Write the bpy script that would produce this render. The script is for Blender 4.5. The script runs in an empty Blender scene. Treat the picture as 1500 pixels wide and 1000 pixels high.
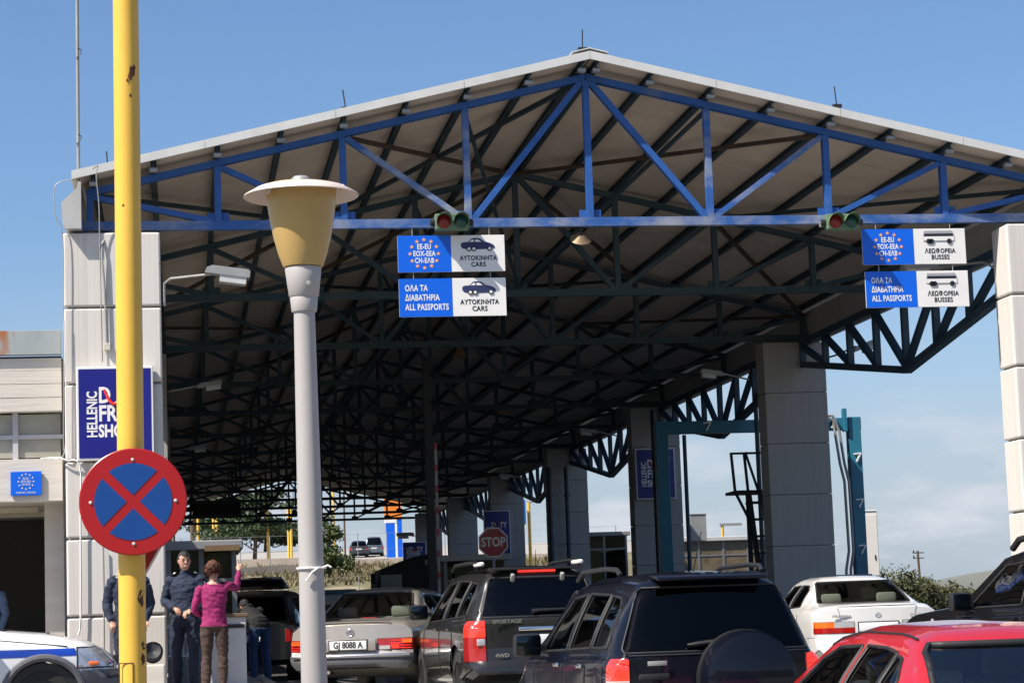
import bpy, bmesh, math, random
from mathutils import Vector, Matrix, noise
random.seed(7)
S = bpy.context.scene
C = S.collection
R = math.radians
# ---------------------------------------------------------------- camera
CF, CYAW, CPIT, CROL = 3328.6, 0.148077, 0.120796, -0.0351895
CO = Vector((-5.63244, -30.11766, 0.8))
_F = Vector((math.sin(CYAW)*math.cos(CPIT), math.cos(CYAW)*math.cos(CPIT), math.sin(CPIT)))
_R0 = Vector((math.cos(CYAW), -math.sin(CYAW), 0)); _U0 = _R0.cross(_F)
_R = _R0*math.cos(CROL) + _U0*math.sin(CROL); _U = -_R0*math.sin(CROL) + _U0*math.cos(CROL)
cam = bpy.data.cameras.new('camera'); camo = bpy.data.objects.new('camera', cam); C.objects.link(camo)
cam.sensor_width = 36; cam.lens = CF*36/1500; cam.clip_start = .1; cam.clip_end = 20000
m = Matrix((_R, _U, -_F)).transposed().to_4x4(); m.translation = CO; camo.matrix_world = m
S.camera = camo
def at(px, py, Y):
    """survey point: where the sight line through a photo pixel meets the upright plane at depth Y"""
    d = _F*CF + _R*(px-750) + _U*(500-py)
    return CO + d*((Y-CO.y)/d.y)
# ---------------------------------------------------------------- sky, sun, exposure
SUN_EL, SUN_AZ = R(51), math.atan2(-math.sin(R(62)), -math.cos(R(62)))
W = bpy.data.worlds.new('World'); S.world = W; W.use_nodes = True
nt = W.node_tree; nt.nodes.clear()
wo = nt.nodes.new('ShaderNodeOutputWorld'); bg = nt.nodes.new('ShaderNodeBackground')
sky = nt.nodes.new('ShaderNodeTexSky'); sky.sky_type = 'NISHITA'; sky.sun_disc = False
sky.sun_elevation = SUN_EL; sky.sun_rotation = SUN_AZ; sky.air_density = 1.0; sky.dust_density = 1.3; sky.ozone_density = 7.5
bg.inputs[1].default_value = .086
tc = nt.nodes.new('ShaderNodeTexCoord'); mp = nt.nodes.new('ShaderNodeMapping'); mp.inputs['Scale'].default_value = (5, 5, 17)
nz = nt.nodes.new('ShaderNodeTexNoise'); nz.inputs['Scale'].default_value = 1.3; nz.inputs['Detail'].default_value = 7
rp = nt.nodes.new('ShaderNodeValToRGB'); rp.color_ramp.elements[0].position = .35; rp.color_ramp.elements[1].position = .72
rp.color_ramp.elements[0].color = (.5, .5, .5, 1); rp.color_ramp.elements[1].color = (1.0, 1.0, 1.0, 1)
mx = nt.nodes.new('ShaderNodeMix'); mx.data_type = 'RGBA'; mx.inputs['B'].default_value = (3.6, 4.1, 4.85, 1)
# clouds belong to a low bank near the horizon
sx = nt.nodes.new('ShaderNodeSeparateXYZ'); mr = nt.nodes.new('ShaderNodeMapRange')
mr.inputs['From Min'].default_value = .17; mr.inputs['From Max'].default_value = .02
mu = nt.nodes.new('ShaderNodeMath'); mu.operation = 'MULTIPLY'
L = nt.links.new
L(tc.outputs['Generated'], mp.inputs['Vector']); L(mp.outputs[0], nz.inputs['Vector']); L(nz.outputs['Fac'], rp.inputs[0])
L(tc.outputs['Generated'], sx.inputs[0]); L(sx.outputs['Z'], mr.inputs['Value'])
L(rp.outputs[0], mu.inputs[0]); L(mr.outputs[0], mu.inputs[1]); L(mu.outputs[0], mx.inputs['Factor'])
# brighter broken cloud in the same low bank
nz2 = nt.nodes.new('ShaderNodeTexNoise'); nz2.inputs['Scale'].default_value = 2.6; nz2.inputs['Detail'].default_value = 9; nz2.inputs['Roughness'].default_value = .6; L(mp.outputs[0], nz2.inputs['Vector'])
rp2 = nt.nodes.new('ShaderNodeValToRGB'); rp2.color_ramp.elements[0].position = .5; rp2.color_ramp.elements[1].position = .68; rp2.color_ramp.elements[1].color = (.75, .75, .75, 1)
mr2 = nt.nodes.new('ShaderNodeMapRange'); mr2.inputs['From Min'].default_value = .12; mr2.inputs['From Max'].default_value = .04
mu2 = nt.nodes.new('ShaderNodeMath'); mu2.operation = 'MULTIPLY'; mx2 = nt.nodes.new('ShaderNodeMix'); mx2.data_type = 'RGBA'; mx2.inputs['B'].default_value = (4.9, 5.1, 5.55, 1)
L(nz2.outputs['Fac'], rp2.inputs[0]); L(sx.outputs['Z'], mr2.inputs['Value']); L(rp2.outputs[0], mu2.inputs[0]); L(mr2.outputs[0], mu2.inputs[1]); L(mu2.outputs[0], mx2.inputs['Factor'])
L(sky.outputs[0], mx.inputs['A']); L(mx.outputs['Result'], mx2.inputs['A']); L(mx2.outputs['Result'], bg.inputs[0]); L(bg.outputs[0], wo.inputs[0])
sun = bpy.data.lights.new('sun', 'SUN'); sun.energy = 5.0; sun.angle = R(.53); sun.color = (1, .93, .84)
suno = bpy.data.objects.new('sun', sun); C.objects.link(suno)
tosun = Vector((math.cos(SUN_EL)*math.sin(SUN_AZ), math.cos(SUN_EL)*math.cos(SUN_AZ), math.sin(SUN_EL)))
suno.rotation_euler = tosun.to_track_quat('Z', 'Y').to_euler()
S.view_settings.view_transform = 'Standard'; S.view_settings.look = 'None'; S.view_settings.exposure = .8; S.view_settings.gamma = 1
S.cycles.use_denoising = True; S.cycles.max_bounces = 8; S.cycles.transparent_max_bounces = 16
S.cycles.sample_clamp_indirect = 6
# ---------------------------------------------------------------- helpers
def mat(name, col, rough=.6, metal=0, var=.12, scale=4, stretch=(1, 1, 1), bump=0, bscale=None, spec=.5, coat=0,
        col2=None, cut=(.45, .6), trans=None, detail=5, emit=None):
    """procedural material: colour varied by noise; col2 = second colour (wear, stains) in patches"""
    M = bpy.data.materials.new(name); M.use_nodes = True; n = M.node_tree; b = n.nodes['Principled BSDF']; l = n.links.new
    b.inputs['Roughness'].default_value = rough; b.inputs['Metallic'].default_value = metal
    b.inputs['Specular IOR Level'].default_value = spec; b.inputs['Coat Weight'].default_value = coat
    b.inputs['Coat Roughness'].default_value = .04
    t = n.nodes.new('ShaderNodeTexCoord'); mpn = n.nodes.new('ShaderNodeMapping'); mpn.inputs['Scale'].default_value = stretch
    l(t.outputs['Object'], mpn.inputs[0])
    z = n.nodes.new('ShaderNodeTexNoise'); z.inputs['Scale'].default_value = scale; z.inputs['Detail'].default_value = detail
    z.inputs['Roughness'].default_value = .62
    l(mpn.outputs[0], z.inputs['Vector'])
    r = n.nodes.new('ShaderNodeValToRGB'); e = r.color_ramp.elements
    if col2 is None:
        e[0].position = .3; e[1].position = .7
        e[0].color = tuple(max(0, x*(1-var)) for x in col)+(1,); e[1].color = tuple(min(1, x*(1+var)) for x in col)+(1,)
        base = r.outputs[0]; l(z.outputs['Fac'], r.inputs[0])
    else:
        e[0].position, e[1].position = cut; e[0].color = tuple(col)+(1,); e[1].color = tuple(col2)+(1,)
        l(z.outputs['Fac'], r.inputs[0])
        z2 = n.nodes.new('ShaderNodeTexNoise'); z2.inputs['Scale'].default_value = scale*4.3; z2.inputs['Detail'].default_value = 4
        l(mpn.outputs[0], z2.inputs['Vector'])
        r2 = n.nodes.new('ShaderNodeMapRange'); r2.inputs['To Min'].default_value = 1-var; r2.inputs['To Max'].default_value = 1+var
        l(z2.outputs['Fac'], r2.inputs['Value'])
        mm = n.nodes.new('ShaderNodeVectorMath'); mm.operation = 'SCALE'; l(r.outputs[0], mm.inputs[0]); l(r2.outputs[0], mm.inputs['Scale'])
        base = mm.outputs[0]
    l(base, b.inputs['Base Color'])
    if bump:
        zb = n.nodes.new('ShaderNodeTexNoise'); zb.inputs['Scale'].default_value = bscale or scale*5; zb.inputs['Detail'].default_value = 6
        l(mpn.outputs[0], zb.inputs['Vector']); bn = n.nodes.new('ShaderNodeBump'); bn.inputs['Strength'].default_value = bump
        bn.inputs['Distance'].default_value = .02; l(zb.outputs['Fac'], bn.inputs['Height']); l(bn.outputs[0], b.inputs['Normal'])
    if emit:
        b.inputs['Emission Color'].default_value = tuple(emit[:3])+(1,); b.inputs['Emission Strength'].default_value = emit[3]
    return M
def glass(name, tint, rough=0.0, f=.0, ior=1.55):
    """window pane: tinted see-through sheet with mirror reflection rising at grazing angles"""
    M = bpy.data.materials.new(name); M.use_nodes = True; n = M.node_tree; n.nodes.clear(); l = n.links.new
    o = n.nodes.new('ShaderNodeOutputMaterial'); tr = n.nodes.new('ShaderNodeBsdfTransparent'); tr.inputs[0].default_value = tuple(tint)+(1,)
    g = n.nodes.new('ShaderNodeBsdfGlossy'); g.inputs['Roughness'].default_value = rough
    fr = n.nodes.new('ShaderNodeFresnel'); fr.inputs[0].default_value = ior
    ad = n.nodes.new('ShaderNodeMath'); ad.operation = 'ADD'; ad.use_clamp = True; ad.inputs[1].default_value = f
    mxn = n.nodes.new('ShaderNodeMixShader'); l(fr.outputs[0], ad.inputs[0]); l(ad.outputs[0], mxn.inputs[0])
    l(tr.outputs[0], mxn.inputs[1]); l(g.outputs[0], mxn.inputs[2]); l(mxn.outputs[0], o.inputs[0])
    return M
def world_of(o):
    if o is None: return Matrix()
    return world_of(o.parent) @ o.matrix_parent_inverse @ o.matrix_basis
def put(o, parent=None, local=False):
    C.objects.link(o)
    if parent is not None:
        o.parent = parent
        if not local: o.matrix_parent_inverse = world_of(parent).inverted()
    return o
def tag(o, label=None, cat=None, group=None, kind=None):
    if label: o['label'] = label
    if cat: o['category'] = cat
    if group: o['group'] = group
    if kind: o['kind'] = kind
    return o
def thing(name, loc, label, cat, group=None, rz=0, parent=None):
    o = bpy.data.objects.new(name, None); o.location = loc; o.rotation_euler = (0, 0, rz); o.empty_display_size = .2
    C.objects.link(o)
    return tag(o, label, cat, group)
def sub(name, parent, loc=None):
    """an Empty that gathers the pieces of one part"""
    o = bpy.data.objects.new(name, None); o.empty_display_size = .1
    if loc is not None: o.location = loc
    return put(o, parent)
class MB:
    def __init__(s): s.v = []; s.f = []; s.m = []; s.cm = 0
    def add(s, vs, fs):
        k = len(s.v); s.v += [Vector(x) for x in vs]
        for q in fs: s.f.append(tuple(i+k for i in q)); s.m.append(s.cm)
        return s
    def box(s, c, size, rot=None):
        hx, hy, hz = size[0]/2, size[1]/2, size[2]/2; c = Vector(c)
        vs = [Vector((x, y, z)) for x in (-hx, hx) for y in (-hy, hy) for z in (-hz, hz)]
        if rot is not None: vs = [rot @ x for x in vs]
        return s.add([x+c for x in vs], [(0, 1, 3, 2), (4, 6, 7, 5), (0, 4, 5, 1), (2, 3, 7, 6), (0, 2, 6, 4), (1, 5, 7, 3)])
    def cbox(s, c, size, b=.02, rot=None):
        """box with chamfered edges"""
        bm = bmesh.new(); bmesh.ops.create_cube(bm, size=1)
        bmesh.ops.scale(bm, vec=size, verts=bm.verts); bmesh.ops.bevel(bm, geom=bm.edges[:], offset=b, segments=2, affect='EDGES', profile=.5)
        k = [v.co.copy() for v in bm.verts]; bm.verts.index_update()
        fs = [tuple(v.index for v in f.verts) for f in bm.faces]; bm.free()
        if rot is not None: k = [rot @ x for x in k]
        return s.add([x+Vector(c) for x in k], fs)
    def beam(s, a, b, w, h=None, up=(0, 0, 1)):
        """bar from a to b, w across, h along up"""
        a, b = Vector(a), Vector(b); h = h or w; d = (b-a); ln = d.length; d.normalize(); up = Vector(up)
        x = d.cross(up)
        if x.length < 1e-4: x = d.cross(Vector((0, 1, 0)))
        x.normalize(); z = x.cross(d)
        return s.box((a+b)/2, (w, ln, h), Matrix((x, d, z)).transposed())
    def ibeam(s, a, b, w, h, t=.012, up=(0, 0, 1)):
        a, b = Vector(a), Vector(b); d = (b-a).normalized(); up = Vector(up); x = d.cross(up).normalized(); z = x.cross(d)
        s.beam(a+z*(h/2-t/2), b+z*(h/2-t/2), w, t, z); s.beam(a-z*(h/2-t/2), b-z*(h/2-t/2), w, t, z); s.beam(a, b, t, h-2*t, z)
        return s
    def tube(s, pts, r, seg=10, cap=True):
        pts = [Vector(p) for p in pts]; n = len(pts); rs = r if isinstance(r, (list, tuple)) else [r]*n
        k = len(s.v); ref = None
        for i, p in enumerate(pts):
            d = (pts[min(i+1, n-1)]-pts[max(i-1, 0)]).normalized()
            if ref is None: ref = Vector((0, 0, 1)) if abs(d.z) < .9 else Vector((1, 0, 0))
            x = d.cross(ref).normalized(); ref = x.cross(d).normalized(); y = ref
            for j in range(seg):
                t = 2*math.pi*j/seg; s.v.append(p+x*(math.cos(t)*rs[i])+y*(math.sin(t)*rs[i]))
        for i in range(n-1):
            for j in range(seg):
                j2 = (j+1) % seg; s.f.append((k+i*seg+j, k+i*seg+j2, k+(i+1)*seg+j2, k+(i+1)*seg+j)); s.m.append(s.cm)
        if cap:
            s.f.append(tuple(k+j for j in reversed(range(seg)))); s.m.append(s.cm)
            s.f.append(tuple(k+(n-1)*seg+j for j in range(seg))); s.m.append(s.cm)
        return s
    def lathe(s, prof, o=(0, 0, 0), seg=32, rot=None):
        o = Vector(o); k = len(s.v)
        for r, z in prof:
            for j in range(seg):
                t = 2*math.pi*j/seg; p = Vector((r*math.cos(t), r*math.sin(t), z))
                if rot is not None: p = rot @ p
                s.v.append(p+o)
        for i in range(len(prof)-1):
            for j in range(seg):
                j2 = (j+1) % seg; s.f.append((k+i*seg+j, k+i*seg+j2, k+(i+1)*seg+j2, k+(i+1)*seg+j)); s.m.append(s.cm)
        for i, rev in ((0, True), (len(prof)-1, False)):
            if prof[i][0] > 1e-5:
                q = [k+i*seg+j for j in range(seg)]; s.f.append(tuple(reversed(q)) if rev else tuple(q)); s.m.append(s.cm)
        return s
    def prism(s, poly, ext):
        """flat polygon (3D points) pushed along ext"""
        n = len(poly); p = [Vector(q) for q in poly]; e = Vector(ext)
        return s.add(p+[q+e for q in p], [tuple(reversed(range(n))), tuple(range(n, 2*n))]+[(i, (i+1) % n, (i+1) % n+n, i+n) for i in range(n)])
    def mesh(s, name, mats, smooth=None):
        me = bpy.data.meshes.new(name); me.from_pydata([tuple(x) for x in s.v], [], s.f)
        for q in (mats if isinstance(mats, (list, tuple)) else [mats]): me.materials.append(q)
        if isinstance(mats, (list, tuple)): me.polygons.foreach_set('material_index', s.m)
        bm = bmesh.new(); bm.from_mesh(me); bmesh.ops.recalc_face_normals(bm, faces=bm.faces); bm.to_mesh(me); bm.free()
        if smooth:
            me.polygons.foreach_set('use_smooth', [True]*len(me.polygons)); me.set_sharp_from_angle(angle=R(smooth))
        return me
    def build(s, name, mats, parent=None, smooth=None, local=False):
        return put(bpy.data.objects.new(name, s.mesh(name, mats, smooth)), parent, local)
def dup(o, parent=None, off=(0, 0, 0), mats=None):
    """copy a thing with its parts and sub-parts"""
    c = o.copy(); C.objects.link(c); c.parent = parent
    if parent is None: c.location = Vector(o.location)+Vector(off)
    if mats is not None and c.type == 'MESH': pass
    for ch in o.children: dup(ch, c)
    return c
ROTF = Matrix.Rotation(R(90), 3, 'X')            # text plane -> upright, facing the traffic (-Y)
def text(body, size, loc, m_, parent, name='lettering', align='CENTER', sx=1.0, bold=.0, depth=.0008, rot=None, local=False, spacing=1.0):
    cu = bpy.data.curves.new(name, 'FONT'); cu.body = body; cu.size = size; cu.align_x = align; cu.align_y = 'CENTER'
    cu.extrude = depth; cu.offset = bold; cu.resolution_u = 3; cu.space_character = spacing
    o = bpy.data.objects.new(name, cu); C.objects.link(o)
    bpy.context.view_layer.update()
    me = bpy.data.meshes.new_from_object(o.evaluated_get(bpy.context.evaluated_depsgraph_get()))
    bpy.data.objects.remove(o); bpy.data.curves.remove(cu); me.name = name
    rm = (rot if rot is not None else ROTF).to_4x4()
    me.transform(Matrix.Translation(Vector(loc)) @ rm @ Matrix.Diagonal((sx, 1, 1, 1)))
    me.materials.clear(); me.materials.append(m_)
    return put(bpy.data.objects.new(name, me), parent, local)
def sgrow(vals, n):
    return vals
# ---------------------------------------------------------------- materials
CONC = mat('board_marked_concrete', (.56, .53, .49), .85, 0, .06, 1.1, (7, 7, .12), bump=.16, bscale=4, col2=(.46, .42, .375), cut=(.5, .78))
CONC2 = mat('weathered_concrete', (.54, .5, .445), .9, 0, .08, 1.2, (.6, .6, 5), bump=.2, bscale=5)
CONCSH = mat('shade_toned_concrete', (.35, .336, .315), .85, 0, .08, 1.1, (4, 4, .2), bump=.15, bscale=5, col2=(.28, .265, .245), cut=(.5, .75))  # same pillar concrete, darkened in colour to stand for the roof's shade
CONCD = mat('joint_mortar', (.3, .28, .26), .95)
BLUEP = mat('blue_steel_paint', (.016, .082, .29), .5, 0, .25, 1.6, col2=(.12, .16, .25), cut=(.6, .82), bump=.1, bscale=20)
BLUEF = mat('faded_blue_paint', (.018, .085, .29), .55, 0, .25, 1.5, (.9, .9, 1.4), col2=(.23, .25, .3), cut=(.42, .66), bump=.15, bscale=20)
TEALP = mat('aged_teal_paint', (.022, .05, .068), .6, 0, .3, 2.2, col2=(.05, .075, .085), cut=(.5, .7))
GIRD = mat('girder_blue', (.018, .05, .085), .55, 0, .25, 2.2, col2=(.045, .075, .1), cut=(.5, .72))
PURL = mat('purlin_paint', (.018, .038, .05), .55, 0, .3, 3, col2=(.05, .06, .068), cut=(.5, .72))
RUSTR = mat('brown_rod', (.07, .05, .035), .8, 0, .3, 6)
SOFFIT = mat('fibre_cement_soffit', (.54, .455, .375), .9, 0, .12, 1.2, bump=.15)
WHITEM = mat('white_painted_metal', (.52, .52, .5), .5, 0, .08, 3)
GREYM = mat('galvanised_grey', (.3, .3, .29), .5, .3, .15, 3)
DARKM = mat('dark_steel', (.02, .02, .022), .55, .2, .2, 8)
BLACKP = mat('black_plastic', (.012, .012, .013), .5, 0, .2, 10)
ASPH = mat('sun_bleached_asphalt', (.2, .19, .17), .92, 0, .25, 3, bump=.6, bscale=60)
ASPD = mat('shade_dark_asphalt', (.045, .043, .04), .9, 0, .25, 1.2, bump=.5, bscale=60)  # canopy shade put into the colour: darker asphalt for the covered lanes
PAVE = mat('concrete_paving', (.36, .34, .3), .9, 0, .15, 1.5, bump=.3, bscale=25)
# ================================================================ ground
def lerp(tab, x):
    if x <= tab[0][0]: return tab[0][1]
    for (a, p), (b, q) in zip(tab, tab[1:]):
        if x <= b: return p+(q-p)*(x-a)/(b-a)
    return tab[-1][1]
ZG = [(-60, -.95), (-30, -.88), (-17.5, -.75), (-11.4, -.53), (-4, -.31), (1.5, -.13), (3, -.11)]
HZ = [(97, -.4), (99, -.1), (103, 1.5), (107, 1.75), (112, 2.6), (140, 5.4), (200, 8.3), (260, 10.5), (330, 11.4), (420, 9), (700, 0)]
def zg(y): return lerp(ZG, y)
def sst(a, b, x):
    t = max(0, min(1, (x-a)/(b-a))); return t*t*(3-2*t)
def hz(x, y):
    e = 1-sst(0, 14, x-(18+(y-100)*.24))
    n = noise.noise(Vector((x*.09, y*.09, 3)))*.5*sst(98, 112, y)*(1-sst(132, 140, y)) + noise.noise(Vector((x*.4, y*.4, 9)))*.16*sst(98, 104, y)*(1-sst(132, 140, y))
    return (lerp(HZ, y)+n+.12)*e - .4 if y > 97 else -.4
def sheet(name, xs, ys, f, m_, smooth=True):
    b = MB(); b.add([(x, y, f(x, y)) for y in ys for x in xs],
                    [(j*len(xs)+i, j*len(xs)+i+1, (j+1)*len(xs)+i+1, (j+1)*len(xs)+i) for j in range(len(ys)-1) for i in range(len(xs)-1)])
    return tag(b.build(name, m_, None, 60 if smooth else None), kind='structure')
EARTH = mat('dry_earth', (.2, .17, .11), .95, 0, .3, .05, col2=(.12, .115, .05), cut=(.4, .6), bump=.4, bscale=2)
SLOPE = mat('sandy_scrub_slope', (.33, .26, .17), .95, 0, .3, .22, col2=(.12, .105, .05), cut=(.34, .5), bump=.6, bscale=3)
LOT = mat('pale_asphalt', (.3, .28, .25), .9, 0, .12, .5, bump=.2)
sheet('ground', [-6000, -1500, -300, -80, -30, 0, 30, 80, 300, 1500, 6000], [-300, -60, -30, -17.5, -11.4, -4, 1.5, 3, 90, 300, 1500, 9000],
      lambda x, y: zg(y)-.02 if y < 100 else -.45, EARTH, False)
sheet('road', [-40, -20, -4.6, 0, 5.2, 20, 60], [-60, -45, -30, -24, -17.5, -14, -11.4, -8, -4, -1, 1.5, 3, 4.0], lambda x, y: zg(y), ASPH)
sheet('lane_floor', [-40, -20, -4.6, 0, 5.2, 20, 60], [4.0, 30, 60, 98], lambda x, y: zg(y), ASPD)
hx = [-120+2.5*i for i in range(100)]; hy = [97, 98, 99, 100, 101, 102, 103, 104, 105.5, 107, 109, 111, 113, 116, 119, 122, 125, 128, 131, 134, 137, 140, 148, 160, 180, 200, 230, 260, 300, 330, 380, 420, 550, 700]
sheet('hillside', hx, hy, hz, SLOPE)
sheet('car_park', [-60+4*i for i in range(27)], [141, 147, 153, 160, 170, 180, 190, 200, 215, 230, 250], lambda x, y: hz(x, y)+.06, LOT)
for i in range(8):                                    # painted lane lines on the forecourt
    for xx in (-2.6+.0, 1.0):
        y0 = -26+i*5; b = MB(); b.add([(xx-.06, y0, zg(y0)+.004), (xx+.06, y0, zg(y0)+.004), (xx+.06, y0+2.6, zg(y0+2.6)+.004), (xx-.06, y0+2.6, zg(y0+2.6)+.004)], [(0, 1, 2, 3)])
        tag(b.build('lane_marking', WHITEM), kind='structure')
def island(x0, x1, y0, y1, top=0.0):
    b = MB(); b.cbox(((x0+x1)/2, (y0+y1)/2, top-.3), (x1-x0, y1-y0, .6), .03)
    o = tag(b.build('pavement', PAVE), kind='structure')
    n = int((y1-y0)/1.0)
    return o
island(-16, -4.45, -2.2, 96); island(5.2, 8.2, -1.2, 84); island(-.55, .75, 12, 46)
KERB = mat('kerb_stone', (.42, .4, .36), .85, 0, .15, 2, bump=.25)
kb = MB().cbox((0, 0, 0), (.16, .97, .5), .02).mesh('kerb_stone', KERB)
pv = bpy.data.objects['pavement']
for i in range(14):
    o = bpy.data.objects.new('kerb_stone', kb); o.location = (-4.37, -1.7+i, -.24); put(o, pv)
for i in range(8):
    o = bpy.data.objects.new('kerb_stone', kb); o.location = (-5.0-i, -2.29, -.24); o.rotation_euler = (0, 0, R(90)); put(o, pv)
far = MB(); n = 60
RIDGE = mat('far_maquis', (.12, .125, .1), .95, 0, .3, .004, bump=.3)
vs = []
for i in range(n+1):
    x = 900+i*55; h = 62*sst(0, 10, i)*(1+.25*noise.noise(Vector((i*.2, 0, 1)))+.4*sst(8, 60, i)) + 3*noise.noise(Vector((i*.9, 2, 0)))
    vs += [(x, 3000, -2), (x, 3250, max(-2, h*.6)), (x, 3600, max(-2, h)), (x, 4600, -2)]
far.add(vs, [(4*i+j, 4*i+4+j, 4*i+5+j, 4*i+1+j) for i in range(n) for j in range(3)])
tag(far.build('far_hills', RIDGE, None, 60), kind='structure')

# ================================================================ canopy
PN, ZC, ZE, ZR, SP = 1.6803, 6.1173, 6.5705, 8.133, 6.7195
SL = (ZR-ZE)/(4*PN)
NT = 14; LEN = (NT-1)*SP
def ztc(x): return ZR-SL*abs(x)
can = thing('border_canopy', (0, 0, 6), 'long gabled border canopy roof on blue steel trusses over the lanes', 'canopy')
def truss(y, blue, fade, nm):
    t = sub('truss', can, (0, y, ZC))
    if nm: t['label'] = nm
    def bar(name, a, b, w, h, m_):
        MB().beam(a, b, w, h, (0, 1, 0)).build(name, m_, t)
    for sgn in (-1, 1):
        bar('top_chord', (sgn*(4*PN+.05), y, ztc(4*PN)-SL*.05), (0, y, ZR), .09, .12, blue)
    bar('bottom_chord', (-4*PN-.1, y, ZC), (4*PN+.1, y, ZC), .12, .11, fade)
    for k in range(-4, 5):
        bar('vertical', (k*PN, y, ZC+.06), (k*PN, y, ztc(k*PN)-.045), .088, .108, blue if (k in (-4, -3, 0)) else fade if k in (-1, 1) and fade is not TEALP else blue)
    for k in (2, 3, 4):
        for sgn in (-1, 1):
            bar('diagonal', (sgn*(k*PN-.05), y, ztc(k*PN)-.06), (sgn*((k-1)*PN+.06), y, ZC+.055), .075, .102, fade if k == 2 else blue)
    for sgn in (-1, 1):
        bar('diagonal', (sgn*(PN-.07), y, ZC+.055), (sgn*.06, y, ZR-.06), .085, .1, blue)
    # gusset plates at the nodes
    for k in range(-3, 4):
        MB().box((k*PN, y, ZC+.1), (.3, .014, .14)).build('gusset_plate', blue, t)
    return t
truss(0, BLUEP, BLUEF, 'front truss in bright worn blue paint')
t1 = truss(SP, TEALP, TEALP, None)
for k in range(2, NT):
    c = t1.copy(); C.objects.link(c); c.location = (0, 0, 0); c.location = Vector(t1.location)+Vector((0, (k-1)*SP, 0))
    for ch in t1.children:
        d = ch.copy(); C.objects.link(d); d.parent = c; d.matrix_parent_inverse = ch.matrix_parent_inverse
Y0, Y1 = -.43, LEN+.5
def roofpt(x, up): return ztc(x)+up
for k in range(-8, 9):
    for x in ([k*PN/2] if k else [-.1, .1]):
        if abs(k) == 8: x = math.copysign(4*PN-.06, k)
        z = ztc(x)+.112
        MB().ibeam((x, Y0+.04, z), (x, Y1-.05, z), .075, .095, .014).build('purlin', PURL, can)
        MB().box((x+.0, Y0+.1, z-.07), (.1, .09, .05)).build('purlin_cleat', GREYM, can)
# roof: soffit panels between the purlins and outer sheets
for sgn in (-1, 1):
    e = 4*PN+.22
    for k in range(40):
        ya = Y0+.01+(Y1-Y0)/40*k; yb = Y0+.01+(Y1-Y0)/40*(k+1)-.014
        b = MB(); b.prism([(sgn*.01, ya, ztc(0)+.163), (sgn*e, ya, ztc(e)+.163), (sgn*e, ya, ztc(e)+.2), (sgn*.01, ya, ztc(0)+.2)], (0, yb-ya, 0))
        b.build('soffit_panel', SOFFIT, can)
    b = MB(); b.prism([(sgn*.01, Y0, ztc(0)+.205), (sgn*e, Y0, ztc(e)+.205), (sgn*e, Y0, ztc(e)+.255), (sgn*.01, Y0, ztc(0)+.255)], (0, Y1-Y0, 0))
    b.build('roof_sheet', WHITEM, can)
    for k in range(4):                                  # fascia trim in lengths
        xa, xb = sgn*(.0+e/4*k+.003), sgn*(e/4*(k+1)-.003)
        b = MB(); b.prism([(xa, Y0-.035, ztc(xa)+.15), (xb, Y0-.035, ztc(xb)+.15), (xb, Y0-.035, ztc(xb)+.262), (xa, Y0-.035, ztc(xa)+.262)], (0, .03, 0))
        b.build('fascia', WHITEM, can)
MB().prism([(-.25, Y0-.03, ZR+.235), (0, Y0-.03, ZR+.295), (.25, Y0-.03, ZR+.235), (.25, Y0-.03, ZR+.25), (0, Y0-.03, ZR+.31), (-.25, Y0-.03, ZR+.25)], (0, Y1-Y0, 0)).build('ridge_cap', WHITEM, can)
# plan bracing under the roof
for (ka, kb_, row) in [(-2, 0, 0), (0, -2, 0), (2, 0, 0), (4, 2, 0), (-4, -2, 0), (0, 2, 1), (-2, -4, 1), (2, 4, 1), (0, -2, 1), (-2, 0, 2), (2, 0, 2), (4, 2, 2), (-4, -2, 2), (0, 2, 3), (0, -2, 3), (2, 4, 3)]:
    MB().beam((ka*PN, row*SP+.06, ztc(ka*PN)-.02), (kb_*PN, (row+1)*SP-.06, ztc(kb_*PN)-.02), .06, .06).build('bracing_rod', RUSTR if (ka+row) % 4 else PURL, can)
for row in range(0, 4):                                  # lower ties from truss to truss
    for k in (-1, 1):
        MB().beam((k*PN*1.0, row*SP+.06, ztc(PN)-.08), (0, (row+1)*SP-.06, ZC+.1), .05, .05).build('sway_brace', PURL, can)
# side girders between the pillars, deep in the middle of each span
def girder(x, y0, nm=None):
    g = sub('side_girder', can, (x, y0, 5.96)); n = 8; pl = 2*SP/n; zt, zm, ze = 5.97, 4.72, 5.55
    def zb(i): return ze+(zm-ze)*(1-abs(i-4)/4)
    a0, a1 = y0+.32, y0+2*SP-.32
    def yy(i): return a0+(a1-a0)*i/n
    MB().beam((x, a0, zt), (x, a1, zt), .14, .13).build('top_chord', GIRD, g)
    MB().beam((x, a0, ze), (x, yy(4), zm), .14, .12).build('bottom_chord', GIRD, g)
    MB().beam((x, yy(4), zm), (x, a1, ze), .14, .12).build('bottom_chord', GIRD, g)
    for i in range(0, n+1):
        MB().beam((x, yy(i), zb(i)+.05), (x, yy(i), zt-.06), .11, .12, (0, 1, 0)).build('vertical', GIRD, g)
    for i in range(n):
        lo = i+1 if i < 4 else i; hi = i if i < 4 else i+1
        MB().beam((x, yy(lo), zb(lo)+.05), (x, yy(hi), zt-.06), .1, .11, (1, 0, 0)).build('diagonal', GIRD, g)
    return g
gs = girder(6.6, 0)
gs2 = girder(-6.6, 0)
for src in (gs, gs2):
    for k in range(1, 6):
        c = src.copy(); C.objects.link(c); c.location = Vector(src.location)+Vector((0, 2*SP*k, 0))
        for ch in src.children:
            d = ch.copy(); C.objects.link(d); d.parent = c; d.matrix_parent_inverse = ch.matrix_parent_inverse
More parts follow.
